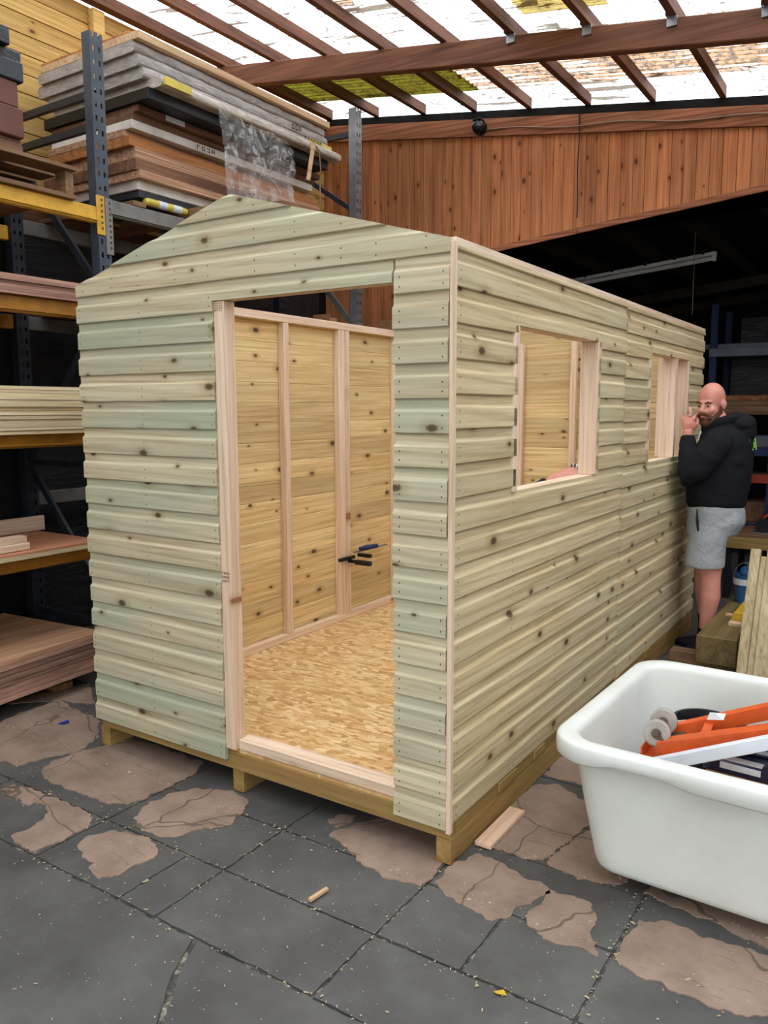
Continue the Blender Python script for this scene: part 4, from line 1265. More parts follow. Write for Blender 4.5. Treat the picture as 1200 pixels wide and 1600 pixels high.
# ================================================================== timber and clutter on the right
solid('ply_offcut', 'offcut', MB().box(0.006, 0.075, 0.20, 0.52, 0.0045, 0.022), 'pink planed offcut lying on the floor against the shed bearer', 'offcut', bevel=0.002)
sl1 = thing('timber_sleeper', 'broad olive green sleeper beside the man, nearest to the shed wall', 'sleeper', (0.41, 3.05, 0.16))
MB().box(0.31, 0.535, 2.44, 3.68, 0.162, 0.33).build('baulk', 'sleeper', sl1, bevel=0.006)
solid('timber_sleeper', 'sleeper', MB().box(0.545, 0.80, 2.40, 3.6, 0.162, 0.38), 'darker sleeper behind the leaning plank', 'sleeper', bevel=0.006)
for y in (2.62, 3.4):
    solid('cross_bearer', 'dimwoodX', MB().box(0.12 if y < 3 else 0.27, 0.86, y, y + 0.1, 0.004, 0.161), 'rough timber bearer under the near ends of the sleepers' if y < 3 else 'rough timber bearer under the far ends of the sleepers', 'timber', bevel=0.004)
solid('wood_strip', 'palewood', MB().box(0.37, 0.52, 2.99, 3.02, 0.3305, 0.343), 'thin pale wooden strip lying across the sleeper', 'strip')
yl = thing('yellow_tool', 'yellow boxy tool with a pale wooden end lying on the sleeper', 'tool', (0.47, 2.95, 0.331))
MB().box(0.43, 0.525, 2.74, 3.2, 0.331, 0.352).build('sole', 'palewood', yl, bevel=0.002)
MB().prism([(0.435, 0.353), (0.52, 0.353), (0.50, 0.405), (0.45, 0.405)], lambda a, b: (a, 2.80, b), lambda a, b: (a, 3.2, b)).build('body', 'yellowtool', yl, bevel=0.004)
# leaning plank pair
lp = thing('leaning_plank', 'weathered grooved plank leaning upright against the sleepers', 'plank', (0.63, 2.28, 0))
tilt = Matrix.Translation((0.56, 2.205, 0.0045)) @ Matrix.Rotation(math.atan2(0.32, 0.9), 4, 'X').inverted() @ Matrix.Rotation(math.radians(0.5), 4, 'Y')
m = MB()
for x0, x1, d in ((0, 0.052, 0.0), (0.0525, 0.085, 0.018), (0.0855, 0.16, 0.0)):
    pm = MB().box(x0, x1, 0.0 + d, 0.045, 0, 0.905 - d * 2).xf(tilt)
    pm.build('plank_strip', 'oldplank', lp, bevel=0.003)
# blue tub on the sleeper
tb = thing('blue_tub', 'small blue tub with a white band on the sleeper by the leaning plank', 'tub', (0.405, 3.45, 0.331))
def lathe(prof, c, n=24):
    return MB().loft([ering((c[0], c[1], c[2] + z), r, r, n) for r, z in prof])
cx, cy = 0.405, 3.45
lathe([(0.058, 0), (0.070, 0.18), (0.074, 0.19), (0.070, 0.19), (0.066, 0.17), (0.05, 0.02)], (cx, cy, 0.331)).build('body', 'blue', tb, smooth=False)
lathe([(0.069, 0.125), (0.0755, 0.125), (0.077, 0.165), (0.071, 0.165)], (cx, cy, 0.331)).build('white_band', 'label', tb)
MB().tube([(cx + 0.075 * math.cos(t), cy, 0.331 + 0.17 + 0.1 * math.sin(t)) for t in [PI * k / 12 for k in range(13)]], 0.003, 6).build('handle', 'galv', tb)
solid('blue_cloth', 'blue', MB().ell((cx + 0.01, cy, 0.331 + 0.205), (0.05, 0.055, 0.045), nu=14, nv=8).ell((cx + 0.035, cy - 0.02, 0.331 + 0.23), (0.03, 0.04, 0.05), nu=12, nv=8), 'crumpled blue cloth stuffed in the small blue tub', 'cloth', smooth=True)

# bench with tools, and the dark rack behind
bn = thing('work_bench', 'low wooden work bench with dark tools on it behind the man', 'bench', (0.7, 5.3, 0))
for i in range(4):
    MB().box(-0.1, 1.8, 4.95 + 0.2 * i, 5.14 + 0.2 * i, 0.5, 0.545).build('top_plank', 'dimwoodX', bn, bevel=0.003)
MB().box(-0.1, 1.8, 4.93, 4.949, 0.45, 0.55).build('apron', 'bearerX', bn, bevel=0.003)
for x in (0.0, 0.21, 1.7):
    for y in (4.98, 5.68):
        MB().box(x, x + 0.05, y - 0.02, y + 0.03, 0.004, 0.499).build('leg', 'blackpanel', bn)
dr = thing('circular_saw', 'dark power tool lying on the low bench', 'power tool', (0.32, 5.35, 0.546))
MB().tube([(0.24, 5.3, 0.61), (0.24, 5.35, 0.61)], 0.062, 20).build('blade_guard', 'blackplast', dr)
MB().tube([(0.22, 5.36, 0.62), (0.28, 5.4, 0.64), (0.36, 5.42, 0.64), (0.42, 5.42, 0.6)], [0.03, 0.04, 0.036, 0.028], 12).build('motor_housing', 'blackplast', dr, smooth=True)
MB().tube([(0.23, 5.34, 0.67), (0.27, 5.36, 0.7), (0.34, 5.38, 0.69), (0.37, 5.4, 0.66)], 0.013, 8).build('handle', 'redsteel', dr, smooth=True)
MB().box(0.16, 0.42, 5.26, 5.46, 0.546, 0.552).build('base_plate', 'galv', dr)
d2 = thing('cordless_drill', 'grey and black drill lying on the low bench beyond the saw', 'power tool', (0.52, 5.4, 0.546))
MB().tube([(0.44, 5.45, 0.59), (0.5, 5.44, 0.59), (0.6, 5.42, 0.59), (0.66, 5.41, 0.59)], [0.014, 0.034, 0.04, 0.03], 12).build('body', 'blackplast', d2, smooth=True)
MB().tube([(0.6, 5.42, 0.585), (0.63, 5.33, 0.575), (0.64, 5.28, 0.572)], [0.025, 0.022, 0.026], 10).build('grip', 'redsteel', d2, smooth=True)
solid('red_lead', 'redsteel', MB().tube([(0.1 + 0.04 * k, 5.55 + 0.03 * math.sin(k * 0.9), 0.5525 + 0.0) for k in range(18)], 0.006, 6), 'red cable trailing along the rear of the low bench', 'cable', smooth=True)
sr = thing('storage_rack', 'dim blue storage rack standing in the dark bay behind the man', 'racking', (0.6, 7.4, 0))
for x in (-0.62, 0.02, 1.9):
    for y in (7.0, 7.8):
        MB().box(x, x + 0.07, y, y + 0.06, 0, 2.75).build('upright', 'bluedark', sr, bevel=0.003)
for z, mt in ((2.28, 'slate'), (1.66, 'dimwoodX'), (1.22, 'bluedark'), (0.93, 'redsteel'), (0.4, 'bluedark')):
    for y in (6.965, 7.835):
        MB().box(-0.62, 1.97, y, y + 0.03, z - 0.09, z).build('beam', mt, sr, bevel=0.003)
    MB().box(-0.55, 1.9, 7.0, 7.83, z - 0.02, z + 0.002).build('shelf', 'dimwoodX', sr)
MB().bar((0.09, 6.99, 0.42), (0.6, 6.99, 0.88), 0.02, 0.03, (0, 1, 0)).build('brace', 'redsteel', sr)
for i, (x0, x1, y0, z0, h, mt, lab, nm) in enumerate(((-0.7, 1.6, 7.08, 2.2825, 0.05, 'slate', 'long grey board on the top shelf of the dim blue rack', 'stored_board'),
        (-0.58, 1.7, 7.08, 1.6625, 0.06, 'dimwoodX', 'lower brown plank on the dim blue rack behind the man', 'stored_plank'), (-0.55, 1.6, 7.09, 1.723, 0.055, 'orangewood', 'upper brown plank on the dim blue rack behind the man', 'stored_plank'),
        (-0.3, 1.5, 7.08, 1.2225, 0.12, 'slate', 'thick slate grey slab on the middle shelf of the dim blue rack', 'stored_slab'), (0.1, 1.0, 7.08, 0.9325, 0.1, 'blue', 'blue tray on the shelf with the red beam', 'tray'),
        (-0.2, 0.9, 7.1, 0.4025, 0.22, 'brownpanel', 'brown carton low in the dim blue rack', 'carton'), (-0.35, 0.5, 7.2, 2.333, 0.28, 'wrapblack', 'black wrapped bundle on top of the dim blue rack', 'wrapped_bundle'),
        (-0.45, 1.2, 7.3, 1.779, 0.4, 'wrapblack', 'large dark wrapped bundle lying on the brown planks', 'wrapped_bundle'))):
    solid(nm, mt, MB().box(x0, x1, y0, min(y0 + 0.5, 7.78), z0, z0 + h), lab, nm.split('_')[-1], bevel=0.006)

# ================================================================== floor litter
solid('wood_chip', 'palewood', MB().bar((-0.297, -0.42, 0.012), (-0.285, -0.335, 0.012), 0.016, 0.012), 'small stick of wood lying on the bare floor in front of the doorway', 'wood stick', bevel=0.002)
bs = MB().add([(-2.36, 0.06, 0.0045), (-2.33, 0.07, 0.0045), (-2.325, 0.10, 0.0045), (-2.35, 0.115, 0.0045), (-2.36, 0.06, 0.011), (-2.33, 0.07, 0.014), (-2.325, 0.10, 0.011), (-2.35, 0.115, 0.014)],
              [(0, 1, 2, 3), (4, 5, 6, 7), (0, 1, 5, 4), (1, 2, 6, 5), (2, 3, 7, 6), (3, 0, 4, 7)])
solid('plastic_scrap', 'bluescrap', bs, 'tiny blue plastic scrap on the worn floor at left', 'scrap')
lf = MB().add([(0.40, -0.46, 0.004), (0.415, -0.468, 0.008), (0.44, -0.455, 0.005), (0.425, -0.442, 0.009), (0.42, -0.455, 0.0022)], [(0, 1, 4), (1, 2, 4), (2, 3, 4), (3, 0, 4), (0, 1, 2, 3)])
solid('dry_leaf', 'yellowtool', lf, 'tiny dry leaf on the bare floor near the tub', 'leaf')
lt = MB()
for i in range(2600):
    if i < 1500:
        if random.random() < 0.5:
            x = random.uniform(-3.2, 1.6); y = random.choice(GY[:4]) + random.gauss(0, 0.012)
        else:
            x = random.choice(GX) + random.gauss(0, 0.012); y = random.uniform(-0.75, 0.9)
    else:
        x, y = random.uniform(-3.2, 1.6), random.uniform(-1.5, 0.9)
    if (-1.97 < x < 0.02 and y > 0.0) or (x < -2.62 and y > -0.1): continue
    s = random.uniform(0.001, 0.003) * (1.8 if random.random() < 0.06 else 1)
    a_ = random.uniform(0, PI)
    d = Vector((math.cos(a_), math.sin(a_), 0)) * s * random.uniform(1, 2.2); e = Vector((-math.sin(a_), math.cos(a_), 0)) * s * 0.7
    c = Vector((x, y, 0.0042))
    lt.add([c - d - e, c + d - e, c + d + e, c - d + e, c + Vector((0, 0, s))], [(0, 1, 2, 3), (0, 1, 4), (1, 2, 4), (2, 3, 4), (3, 0, 4)])
lo = lt.build('floor_litter', 'litter', origin=(0, 0, 0))
tag(lo, 'pale wood crumbs scattered along the floor joints', 'litter', None, 'stuff')

# ================================================================== the white tub and what lies in it
ANG = math.radians(-1.8)
TX, TY = 0.785, 0.610
tote = thing('plastic_tub', 'large white plastic tub on castors full of scrap, beside the shed', 'tub', (TX, TY, 0.004), rz=ANG)
def rrs(x0, x1, y0, y1, r, z, n=7, k=14):
    base_ = rrect(x0, x1, y0, y1, r, z, n)
    out = []
    m = len(base_)
    for i, p in enumerate(base_):
        out.append(p)
        if i % (n + 1) == n:
            q = base_[(i + 1) % m]
            for j in range(1, k):
                out.append(p.lerp(q, j / k))
    return out
HW, HD = 0.45, 0.545
def ring(i, z, r):
    rr = rrs(-HW + i, HW - i, -HD + i, HD - i, r, z)
    return rr
def skirt(i, z, r, amt):
    rr = ring(i, z, r)
    for p in rr:
        s = 0.0
        if abs(p.y) > HD - 0.1:
            s = 1.0 - max(0.0, min(1.0, (0.14 - abs(p.x + 0.13)) / 0.03))
        elif abs(p.x) > HW - 0.1:
            s = 1.0 - max(0.0, min(1.0, (0.2 - abs(p.y)) / 0.03))
        p.z -= amt * s
    return rr
DZ = -0.014
rings = [ring(0.165, 0.098, 0.07), ring(0.14, 0.100, 0.085), ring(0.126, 0.108, 0.095), ring(0.119, 0.125, 0.10), ring(0.114, 0.16, 0.10),
         ring(0.085, 0.32, 0.105), ring(0.062, 0.462, 0.11), skirt(0.056, 0.514, 0.112, 0.016), skirt(0.026, 0.514, 0.125, 0.018), skirt(0.008, 0.509, 0.135, 0.018), skirt(0.001, 0.514, 0.14, 0.016),
         ring(0.0, 0.53, 0.14), ring(0.001, 0.549, 0.139), ring(0.006, 0.557, 0.135), ring(0.016, 0.56, 0.128), ring(0.052, 0.559, 0.112), ring(0.064, 0.552, 0.106),
         ring(0.069, 0.535, 0.102), ring(0.073, 0.5, 0.10), ring(0.095, 0.32, 0.095), ring(0.122, 0.17, 0.088), ring(0.132, 0.135, 0.08), ring(0.15, 0.122, 0.07)]
for r_ in rings:
    for p in r_:
        if p.z < 0.5: p.z -= 0.028 * (0.5 - p.z) / 0.4
        p.z += DZ
MB().loft(rings).build('tub_body', 'tote', tote, origin=(0, 0, 0), local=True, smooth=True)
for sx in (-1, 1):
    for sy in (-1, 1):
        cx, cy = sx * 0.17, sy * 0.26
        c = MB().tube([(cx - 0.015, cy, 0.023), (cx + 0.015, cy, 0.023)], 0.022, 16).build('castor_wheel', 'blackplast', tote, local=True)
        MB().box(cx - 0.022, cx - 0.017, cy - 0.02, cy + 0.02, 0.02, 0.054).box(cx + 0.017, cx + 0.022, cy - 0.02, cy + 0.02, 0.02, 0.054).box(cx - 0.03, cx + 0.03, cy - 0.03, cy + 0.03, 0.048, 0.0545).build('castor_fork', 'galv', tote, local=True)

bk = thing('black_bucket', 'black rubber bucket standing inside the white tub', 'bucket', (0.69, 0.82, 0.088))
lathe([(0.085, 0), (0.115, 0.335), (0.122, 0.34), (0.122, 0.353), (0.112, 0.353), (0.104, 0.325), (0.075, 0.012)], (0.69, 0.82, 0.088), 32).build('body', 'blackplast', bk, smooth=False)
MB().tube([(0.69 + 0.118 * math.cos(t), 0.78 - 0.05 * math.sin(t), 0.432 + 0.03 * math.sin(t)) for t in [PI + PI * k / 14 for k in range(15)]], 0.003, 6).build('handle', 'galv', bk)
ch = MB()
for i in range(9):
    c = Vector((0.625 + 0.022 * i, 0.70 + 0.006 * math.sin(i * 2), 0.448 + 0.012 * math.sin(i * 0.8)))
    R = Matrix.Rotation(0.4, 3, 'X') if i % 2 else Matrix.Rotation(1.3, 3, 'X')
    ch.tube([c + R @ Vector((0.021 * math.cos(t), 0.012 * math.sin(t), 0)) for t in [2 * PI * k / 12 for k in range(13)]], 0.0042, 6, caps=False)
solid('plastic_chain', 'chain', ch, 'white plastic chain lying over the front of the black bucket', 'chain', smooth=True)
# orange frame with two castors
fr = thing('orange_frame', 'orange steel channel frame with two grey castors lying in the white tub', 'metal frame', (0.9, 0.55, 0.5))
def channel(p, q, w, h, t=0.004):
    p, q = Vector(p), Vector(q)
    d = (q - p).normalized(); s = d.cross(Vector((0, 0, 1))).normalized(); u = s.cross(d)
    m = MB()
    m.bar(p + u * (h / 2), q + u * (h / 2), w, t, u)
    m.bar(p + s * (w / 2), q + s * (w / 2), t, h, u)
    m.bar(p - s * (w / 2), q - s * (w / 2), t, h, u)
    return m
channel((0.60, 0.635, 0.435), (1.26, 0.70, 0.72), 0.035, 0.05).build('rail', 'orangesteel', fr, bevel=0.001)
channel((0.60, 0.50, 0.425), (1.26, 0.50, 0.675), 0.055, 0.05).build('rail', 'orangesteel', fr, bevel=0.001)
MB().bar((0.60, 0.462, 0.40), (1.26, 0.455, 0.645), 0.016, 0.012).build('edge_strip', 'redsteel', fr)
MB().box(0.542, 0.60, 0.455, 0.66, 0.378, 0.384).box(0.542, 0.547, 0.455, 0.66, 0.384, 0.43).build('end_plate', 'orangesteel', fr)
MB().bar((0.74, 0.50, 0.48), (0.74, 0.64, 0.50), 0.03, 0.01).build('cross_member', 'orangesteel', fr)
for y, x, z in ((0.505, 0.585, 0.475), (0.60, 0.585, 0.487)):
    ax = Vector((0.10, -0.95, 0.2)).normalized()
    c = Vector((x, y, z))
    w = MB().tube([c - ax * 0.017, c - ax * 0.013, c + ax * 0.013, c + ax * 0.017], [0.042, 0.048, 0.048, 0.042], 28).build('castor_wheel', 'wheelrub', fr, smooth=False)
    MB().tube([c - ax * 0.026, c + ax * 0.026], 0.009, 12).tube([c + ax * 0.018, c + ax * 0.021], 0.018, 14).build('axle', 'rust', w)
    sd = Vector((0, 0, 1)).cross(ax).normalized()
    fk = MB()
    for s in (-1, 1):
        fk.bar(c + ax * (0.023 * s), c + ax * (0.023 * s) + Vector((0.03, 0.01, -0.048)), 0.004, 0.026, sd)
    fk.bar(c + Vector((0.015, 0.01, -0.05)) - sd * 0.0, c + Vector((0.075, 0.02, -0.035)), 0.05, 0.006)
    fk.build('castor_fork', 'rust', fr, bevel=0.001)
solid('white_bar', 'whitemetal', MB().bar((0.575, 0.41, 0.382), (1.2, 0.40, 0.675), 0.03, 0.045), 'white enamelled bar lying along the front of the orange frame', 'bar', bevel=0.003)
solid('white_scrap', 'label', MB().add([(0.74, 0.575, 0.535), (0.80, 0.55, 0.555), (0.80, 0.59, 0.565), (0.745, 0.60, 0.556), (0.77, 0.57, 0.567)], [(0, 1, 2, 3)[::-1], (0, 1, 4), (1, 2, 4), (2, 3, 4), (3, 0, 4)]), 'small white offcut wedged between the orange rails', 'scrap')
def boxed(name, mat, x0, x1, y0, y1, z0, z1, rz, label, cat, group=None):
    t = thing(name, label, cat, ((x0 + x1) / 2, (y0 + y1) / 2, z0), group, rz=rz)
    hx, hy = (x1 - x0) / 2, (y1 - y0) / 2
    MB().box(-hx, hx, -hy, hy, 0, z1 - z0).build('carton', mat, t, local=True, bevel=0.004)
    return t, hx, hy, z1 - z0
t, hx, hy, hz = boxed('cardboard_box', 'cardboard', 0.77, 1.06, 0.33, 0.66, 0.088, 0.405, -0.06, 'brown cardboard box under the navy boxes in the white tub', 'box')
t, hx, hy, hz = boxed('navy_box', 'navybox', 0.765, 1.1, 0.44, 0.68, 0.4055, 0.45, -0.08, 'flat navy blue box with a white label, the lower of two in the white tub', 'box', 'navy boxes in the tub')
MB().box(-0.11, 0.02, -hy - 0.0008, -hy - 0.0001, 0.018, 0.04).build('paper_label', 'label', t, local=True)
MB().box(-0.11, 0.02, -hy + 0.01, -hy + 0.05, hz + 0.0001, hz + 0.0008).build('paper_label', 'label', t, local=True)
t, hx, hy, hz = boxed('navy_box', 'navybox', 0.82, 1.1, 0.54, 0.74, 0.4505, 0.485, 0.05, 'flat navy blue box, the upper of two stacked in the white tub', 'box', 'navy boxes in the tub')
MB().box(0.02, 0.12, -hy + 0.01, -hy + 0.05, hz + 0.0001, hz + 0.0008).build('paper_label', 'label', t, local=True)
MB().box(-0.05, 0.06, -hy - 0.0008, -hy - 0.0001, 0.012, 0.026).build('paper_label', 'label', t, local=True)

# ================================================================== the man by the shed
def loftz(m, rows, yc, n=28):
    return m.loft([ering((cx, yc, z), rx, ry, n) for z, cx, rx, ry in rows])
man = thing('person', 'bald bearded man in black hooded sweatshirt and grey shorts raising his fist beside the shed', 'person', (0.21, 3.22, 0.003))
f = Vector((-0.30, -0.945, -0.12)).normalized()
Yl = -f
Zl = (Vector((0.02, 0, 1)) - Yl * Yl.dot(Vector((0.02, 0, 1)))).normalized()
Xl = Yl.cross(Zl)
HR = Matrix((Xl, Yl, Zl)).transposed()
HC = Vector((0.188, 3.15, 1.675))
def H(x, y, z): return HC + HR @ Vector((x, y, z))
b = MB()
b.ell(H(0, 0.012, 0.034), (0.077, 0.098, 0.097), HR)
b.ell(H(0, -0.028, -0.045), (0.062, 0.066, 0.086), HR)
b.ell(H(0, -0.036, -0.096), (0.046, 0.05, 0.038), HR)
b.ell(H(0, -0.079, 0.014), (0.046, 0.019, 0.013), HR)
for s in (-1, 1):
    b.ell(H(s * 0.037, -0.066, -0.036), (0.024, 0.024, 0.026), HR)
    b.ell(H(s * 0.079, 0.014, -0.012), (0.010, 0.024, 0.033), HR)
    b.ell(H(s * 0.084, 0.022, -0.008), (0.009, 0.016, 0.026), HR)
    b.ell(H(s * 0.013, -0.1, -0.042), (0.009, 0.010, 0.009), HR)
b.tube([H(0, -0.088, 0.006), H(0, -0.104, -0.018), H(0, -0.112, -0.034), H(0, -0.1, -0.046)], [0.010, 0.0125, 0.015, 0.011], 12)
b.tube([H(0, 0.02, -0.06), (0.235, 3.18, 1.55), (0.26, 3.20, 1.48)], [0.062, 0.064, 0.075], 18)
loftz(b, [(0.92, 0.235, 0.14, 0.16), (1.1, 0.24, 0.15, 0.17), (1.25, 0.25, 0.155, 0.175), (1.4, 0.27, 0.13, 0.18), (1.5, 0.265, 0.08, 0.1)], 3.22)
L_LEG = [((0.23, 3.12, 0.92), 0.10), ((0.24, 3.11, 0.74), 0.088), ((0.25, 3.10, 0.54), 0.061), ((0.252, 3.10, 0.42), 0.064), ((0.24, 3.10, 0.28), 0.048), ((0.228, 3.10, 0.12), 0.037), ((0.225, 3.10, 0.06), 0.038)]
R_LEG = [((0.22, 3.32, 0.92), 0.10), ((0.19, 3.33, 0.74), 0.086), ((0.155, 3.34, 0.54), 0.060), ((0.165, 3.34, 0.42), 0.064), ((0.178, 3.34, 0.28), 0.048), ((0.185, 3.34, 0.12), 0.037), ((0.185, 3.34, 0.06), 0.038)]
for leg in (L_LEG, R_LEG):
    b.tube([p for p, r in leg], [r for p, r in leg], 18)
    ax, ay, az = leg[-1][0]
    b.tube([(ax + 0.03, ay, 0.045), (ax - 0.06, ay, 0.04), (ax - 0.14, ay, 0.03)], [0.032, 0.034, 0.022], 12)
b.tube([(0.27, 3.04, 1.45), (0.15, 2.95, 1.24), (0.12, 2.955, 1.205), (0.098, 2.985, 1.3), (0.08, 3.03, 1.45), (0.078, 3.036, 1.5)], [0.055, 0.046, 0.044, 0.043, 0.03, 0.03], 14)
b.tube([(0.28, 3.40, 1.45), (0.30, 3.48, 1.3), (0.25, 3.49, 1.15), (0.17, 3.46, 1.05), (0.14, 3.455, 1.01)], [0.055, 0.046, 0.043, 0.032, 0.028], 14)
# palms
b.ell((0.079, 3.04, 1.545), (0.044, 0.022, 0.05)); b.ell((0.08, 3.045, 1.57), (0.044, 0.022, 0.026)); b.ell((0.108, 3.046, 1.535), (0.02, 0.02, 0.03))
b.ell((0.12, 3.45, 0.965), (0.024, 0.042, 0.05))
fing = MB()
for i, x in enumerate((0.045, 0.067, 0.089, 0.111)):
    k = Vector((x, 3.036, 1.583))
    r = 0.0105 if i else 0.009
    if i == 2:
        fing.tube([k + Vector((0, 0.004, -0.02)), k, k + Vector((0.0, -0.002, 0.034)), k + Vector((-0.004, 0.004, 0.056)), k + Vector((-0.006, 0.008, 0.068))], [r, r, r * 0.95, r * 0.85, r * 0.45], 10)
    else:
        dz = -0.006 if i == 0 else 0
        fing.tube([k + Vector((0, 0, -0.02)), k + Vector((0, 0.002, dz)), k + Vector((0, 0.03, 0.014 + dz)), k + Vector((0, 0.05, 0.0 + dz)), k + Vector((0, 0.052, -0.028 + dz)), k + Vector((0, 0.034, -0.04 + dz))], [r, r * 1.05, r, r, r * 0.92, r * 0.7], 10)
fing.tube([(0.112, 3.05, 1.52), (0.128, 3.062, 1.55), (0.122, 3.085, 1.575), (0.10, 3.10, 1.585)], [0.013, 0.013, 0.0115, 0.008], 10)
for i in range(4):
    k = Vector((0.12, 3.415 + 0.022 * i, 0.935))
    fing.tube([k + Vector((0, 0, 0.02)), k, k + Vector((-0.004, 0, -0.035)), k + Vector((0.006, 0, -0.06 - 0.008 * (i in (1, 2))))], [0.009, 0.0095, 0.009, 0.007], 8)
fing.tube([(0.11, 3.415, 0.985), (0.09, 3.40, 0.955), (0.085, 3.402, 0.925)], [0.011, 0.011, 0.008], 8)
body = remeshed(b, 0.006, 5, fing)
body.build('body', 'skin', man, smooth=True)
# hair and face
be = MB()
be.ell(H(0, -0.058, -0.112), (0.043, 0.038, 0.036), HR)
for s in (-1, 1):
    be.ell(H(s * 0.034, -0.045, -0.098), (0.026, 0.04, 0.036), HR)
    be.ell(H(s * 0.052, -0.02, -0.078), (0.016, 0.04, 0.036), HR)
    be.ell(H(s * 0.066, 0.002, -0.048), (0.0085, 0.022, 0.036), HR)
    be.ell(H(s * 0.020, -0.094, -0.062), (0.021, 0.012, 0.0075), HR)
    be.ell(H(s * 0.038, -0.083, -0.078), (0.011, 0.015, 0.02), HR)
remeshed(be, 0.004, 3).build('beard', 'beard', man, smooth=True)
MB().ell(H(0, -0.098, -0.0735), (0.019, 0.010, 0.0045), HR).ell(H(0, -0.096, -0.0805), (0.016, 0.010, 0.005), HR).build('mouth', 'lip', man, smooth=True)
for s in (-1, 1):
    e = MB().ell(H(s * 0.031, -0.082, -0.008), (0.011, 0.011, 0.0048), HR, 14, 10).build('eye', 'eyewhite', man, smooth=True)
    MB().ell(H(s * 0.031 - 0.002, -0.0905, -0.008), (0.0062, 0.0045, 0.0062), HR, 12, 8).build('iris', 'iris', e, smooth=True)
    MB().tube([H(s * 0.014, -0.096, 0.012), H(s * 0.031, -0.095, 0.018), H(s * 0.05, -0.08, 0.014)], [0.004, 0.0055, 0.003], 8).build('eyebrow', 'brow', man, smooth=True)
# hooded sweatshirt
h = MB()
loftz(h, [(0.985, 0.235, 0.165, 0.195), (1.03, 0.235, 0.186, 0.212), (1.12, 0.24, 0.195, 0.22), (1.22, 0.247, 0.198, 0.224), (1.33, 0.262, 0.188, 0.226), (1.42, 0.275, 0.168, 0.222), (1.48, 0.275, 0.145, 0.195), (1.53, 0.266, 0.105, 0.135), (1.565, 0.252, 0.082, 0.09)], 3.22)
h.tube([(0.275, 3.06, 1.45), (0.265, 3.0, 1.42), (0.215, 2.955, 1.335), (0.155, 2.94, 1.24), (0.122, 2.95, 1.205), (0.108, 2.968, 1.26), (0.096, 2.99, 1.34), (0.083, 3.025, 1.43), (0.079, 3.035, 1.468)], [0.085, 0.09, 0.086, 0.078, 0.07, 0.068, 0.062, 0.052, 0.04], 20)
h.tube([(0.28, 3.39, 1.45), (0.295, 3.45, 1.38), (0.30, 3.48, 1.28), (0.25, 3.49, 1.15), (0.17, 3.46, 1.05), (0.15, 3.457, 1.03)], [0.085, 0.085, 0.075, 0.066, 0.05, 0.038], 20)
h.ell((0.375, 3.23, 1.545), (0.08, 0.125, 0.06)); h.ell((0.40, 3.23, 1.49), (0.055, 0.10, 0.07)); h.ell((0.335, 3.22, 1.585), (0.055, 0.11, 0.035))
h.tube([(0.25 + 0.085 * math.cos(t), 3.195 + 0.095 * math.sin(t), 1.555 + 0.03 * math.cos(t)) for t in [2 * PI * k / 24 for k in range(25)]], 0.03, 12)
ho = remeshed(h, 0.008, 4)
for v in ho.v:
    n_ = noise.noise(Vector((v.x * 9, v.y * 9, v.z * 22))) * 0.006
    v += Vector((v.x - 0.25, v.y - 3.22, 0)).normalized() * n_
ho = ho.build('hooded_sweatshirt', 'hoodie', man, smooth=True)
MB().tube([(0.152, 3.075, 1.495), (0.145, 3.06, 1.47), (0.142, 3.056, 1.445)], 0.004, 6).build('drawstring', 'label', ho)
gp = MB()
for i in range(4):
    gp.box(-0.0008, 0.0008, 0.006 + 0.03 * i, 0.026 + 0.03 * i, (0.0 if i % 2 else 0.015), 0.075 if i != 2 else 0.05)
gp.xf(Matrix.Translation((0.437, 3.155, 1.375)) @ Matrix.Rotation(math.radians(-9), 4, 'Y') @ Matrix.Rotation(math.radians(-10), 4, 'Z'))
gp.build('back_print', 'greenprint', ho)
# shorts
s_ = MB()
loftz(s_, [(1.05, 0.235, 0.165, 0.195), (0.98, 0.24, 0.178, 0.207), (0.9, 0.243, 0.175, 0.21), (0.82, 0.222, 0.155, 0.205)][::-1], 3.22)
for y in (3.14, 3.3): s_.ell((0.325, y, 0.93), (0.085, 0.09, 0.095))
s_.loft([ering(c, r, r, 26) for c, r in (((0.205, 3.105, 0.612), 0.122), ((0.205, 3.105, 0.63), 0.124), ((0.212, 3.108, 0.75), 0.118), ((0.235, 3.115, 0.88), 0.112))])
s_.loft([ering(c, r, r, 26) for c, r in (((0.155, 3.335, 0.606), 0.116), ((0.155, 3.335, 0.625), 0.118), ((0.175, 3.33, 0.75), 0.114), ((0.215, 3.32, 0.88), 0.11))])
sh = remeshed(s_, 0.008, 4)
for v in sh.v:
    n_ = noise.noise(Vector((v.x * 7 + v.z * 5, v.y * 7, v.z * 9 - v.x * 6))) * 0.008
    v += Vector((v.x - 0.22, v.y - 3.22, 0)).normalized() * n_
sho = sh.build('shorts', 'shorts', man, smooth=True)
MB().tube([(0.165, 3.0, 1.0), (0.17, 2.992, 0.93), (0.18, 2.99, 0.86)], [0.004, 0.010, 0.005], 8).build('pocket_slit', 'blackplast', sho, smooth=True)
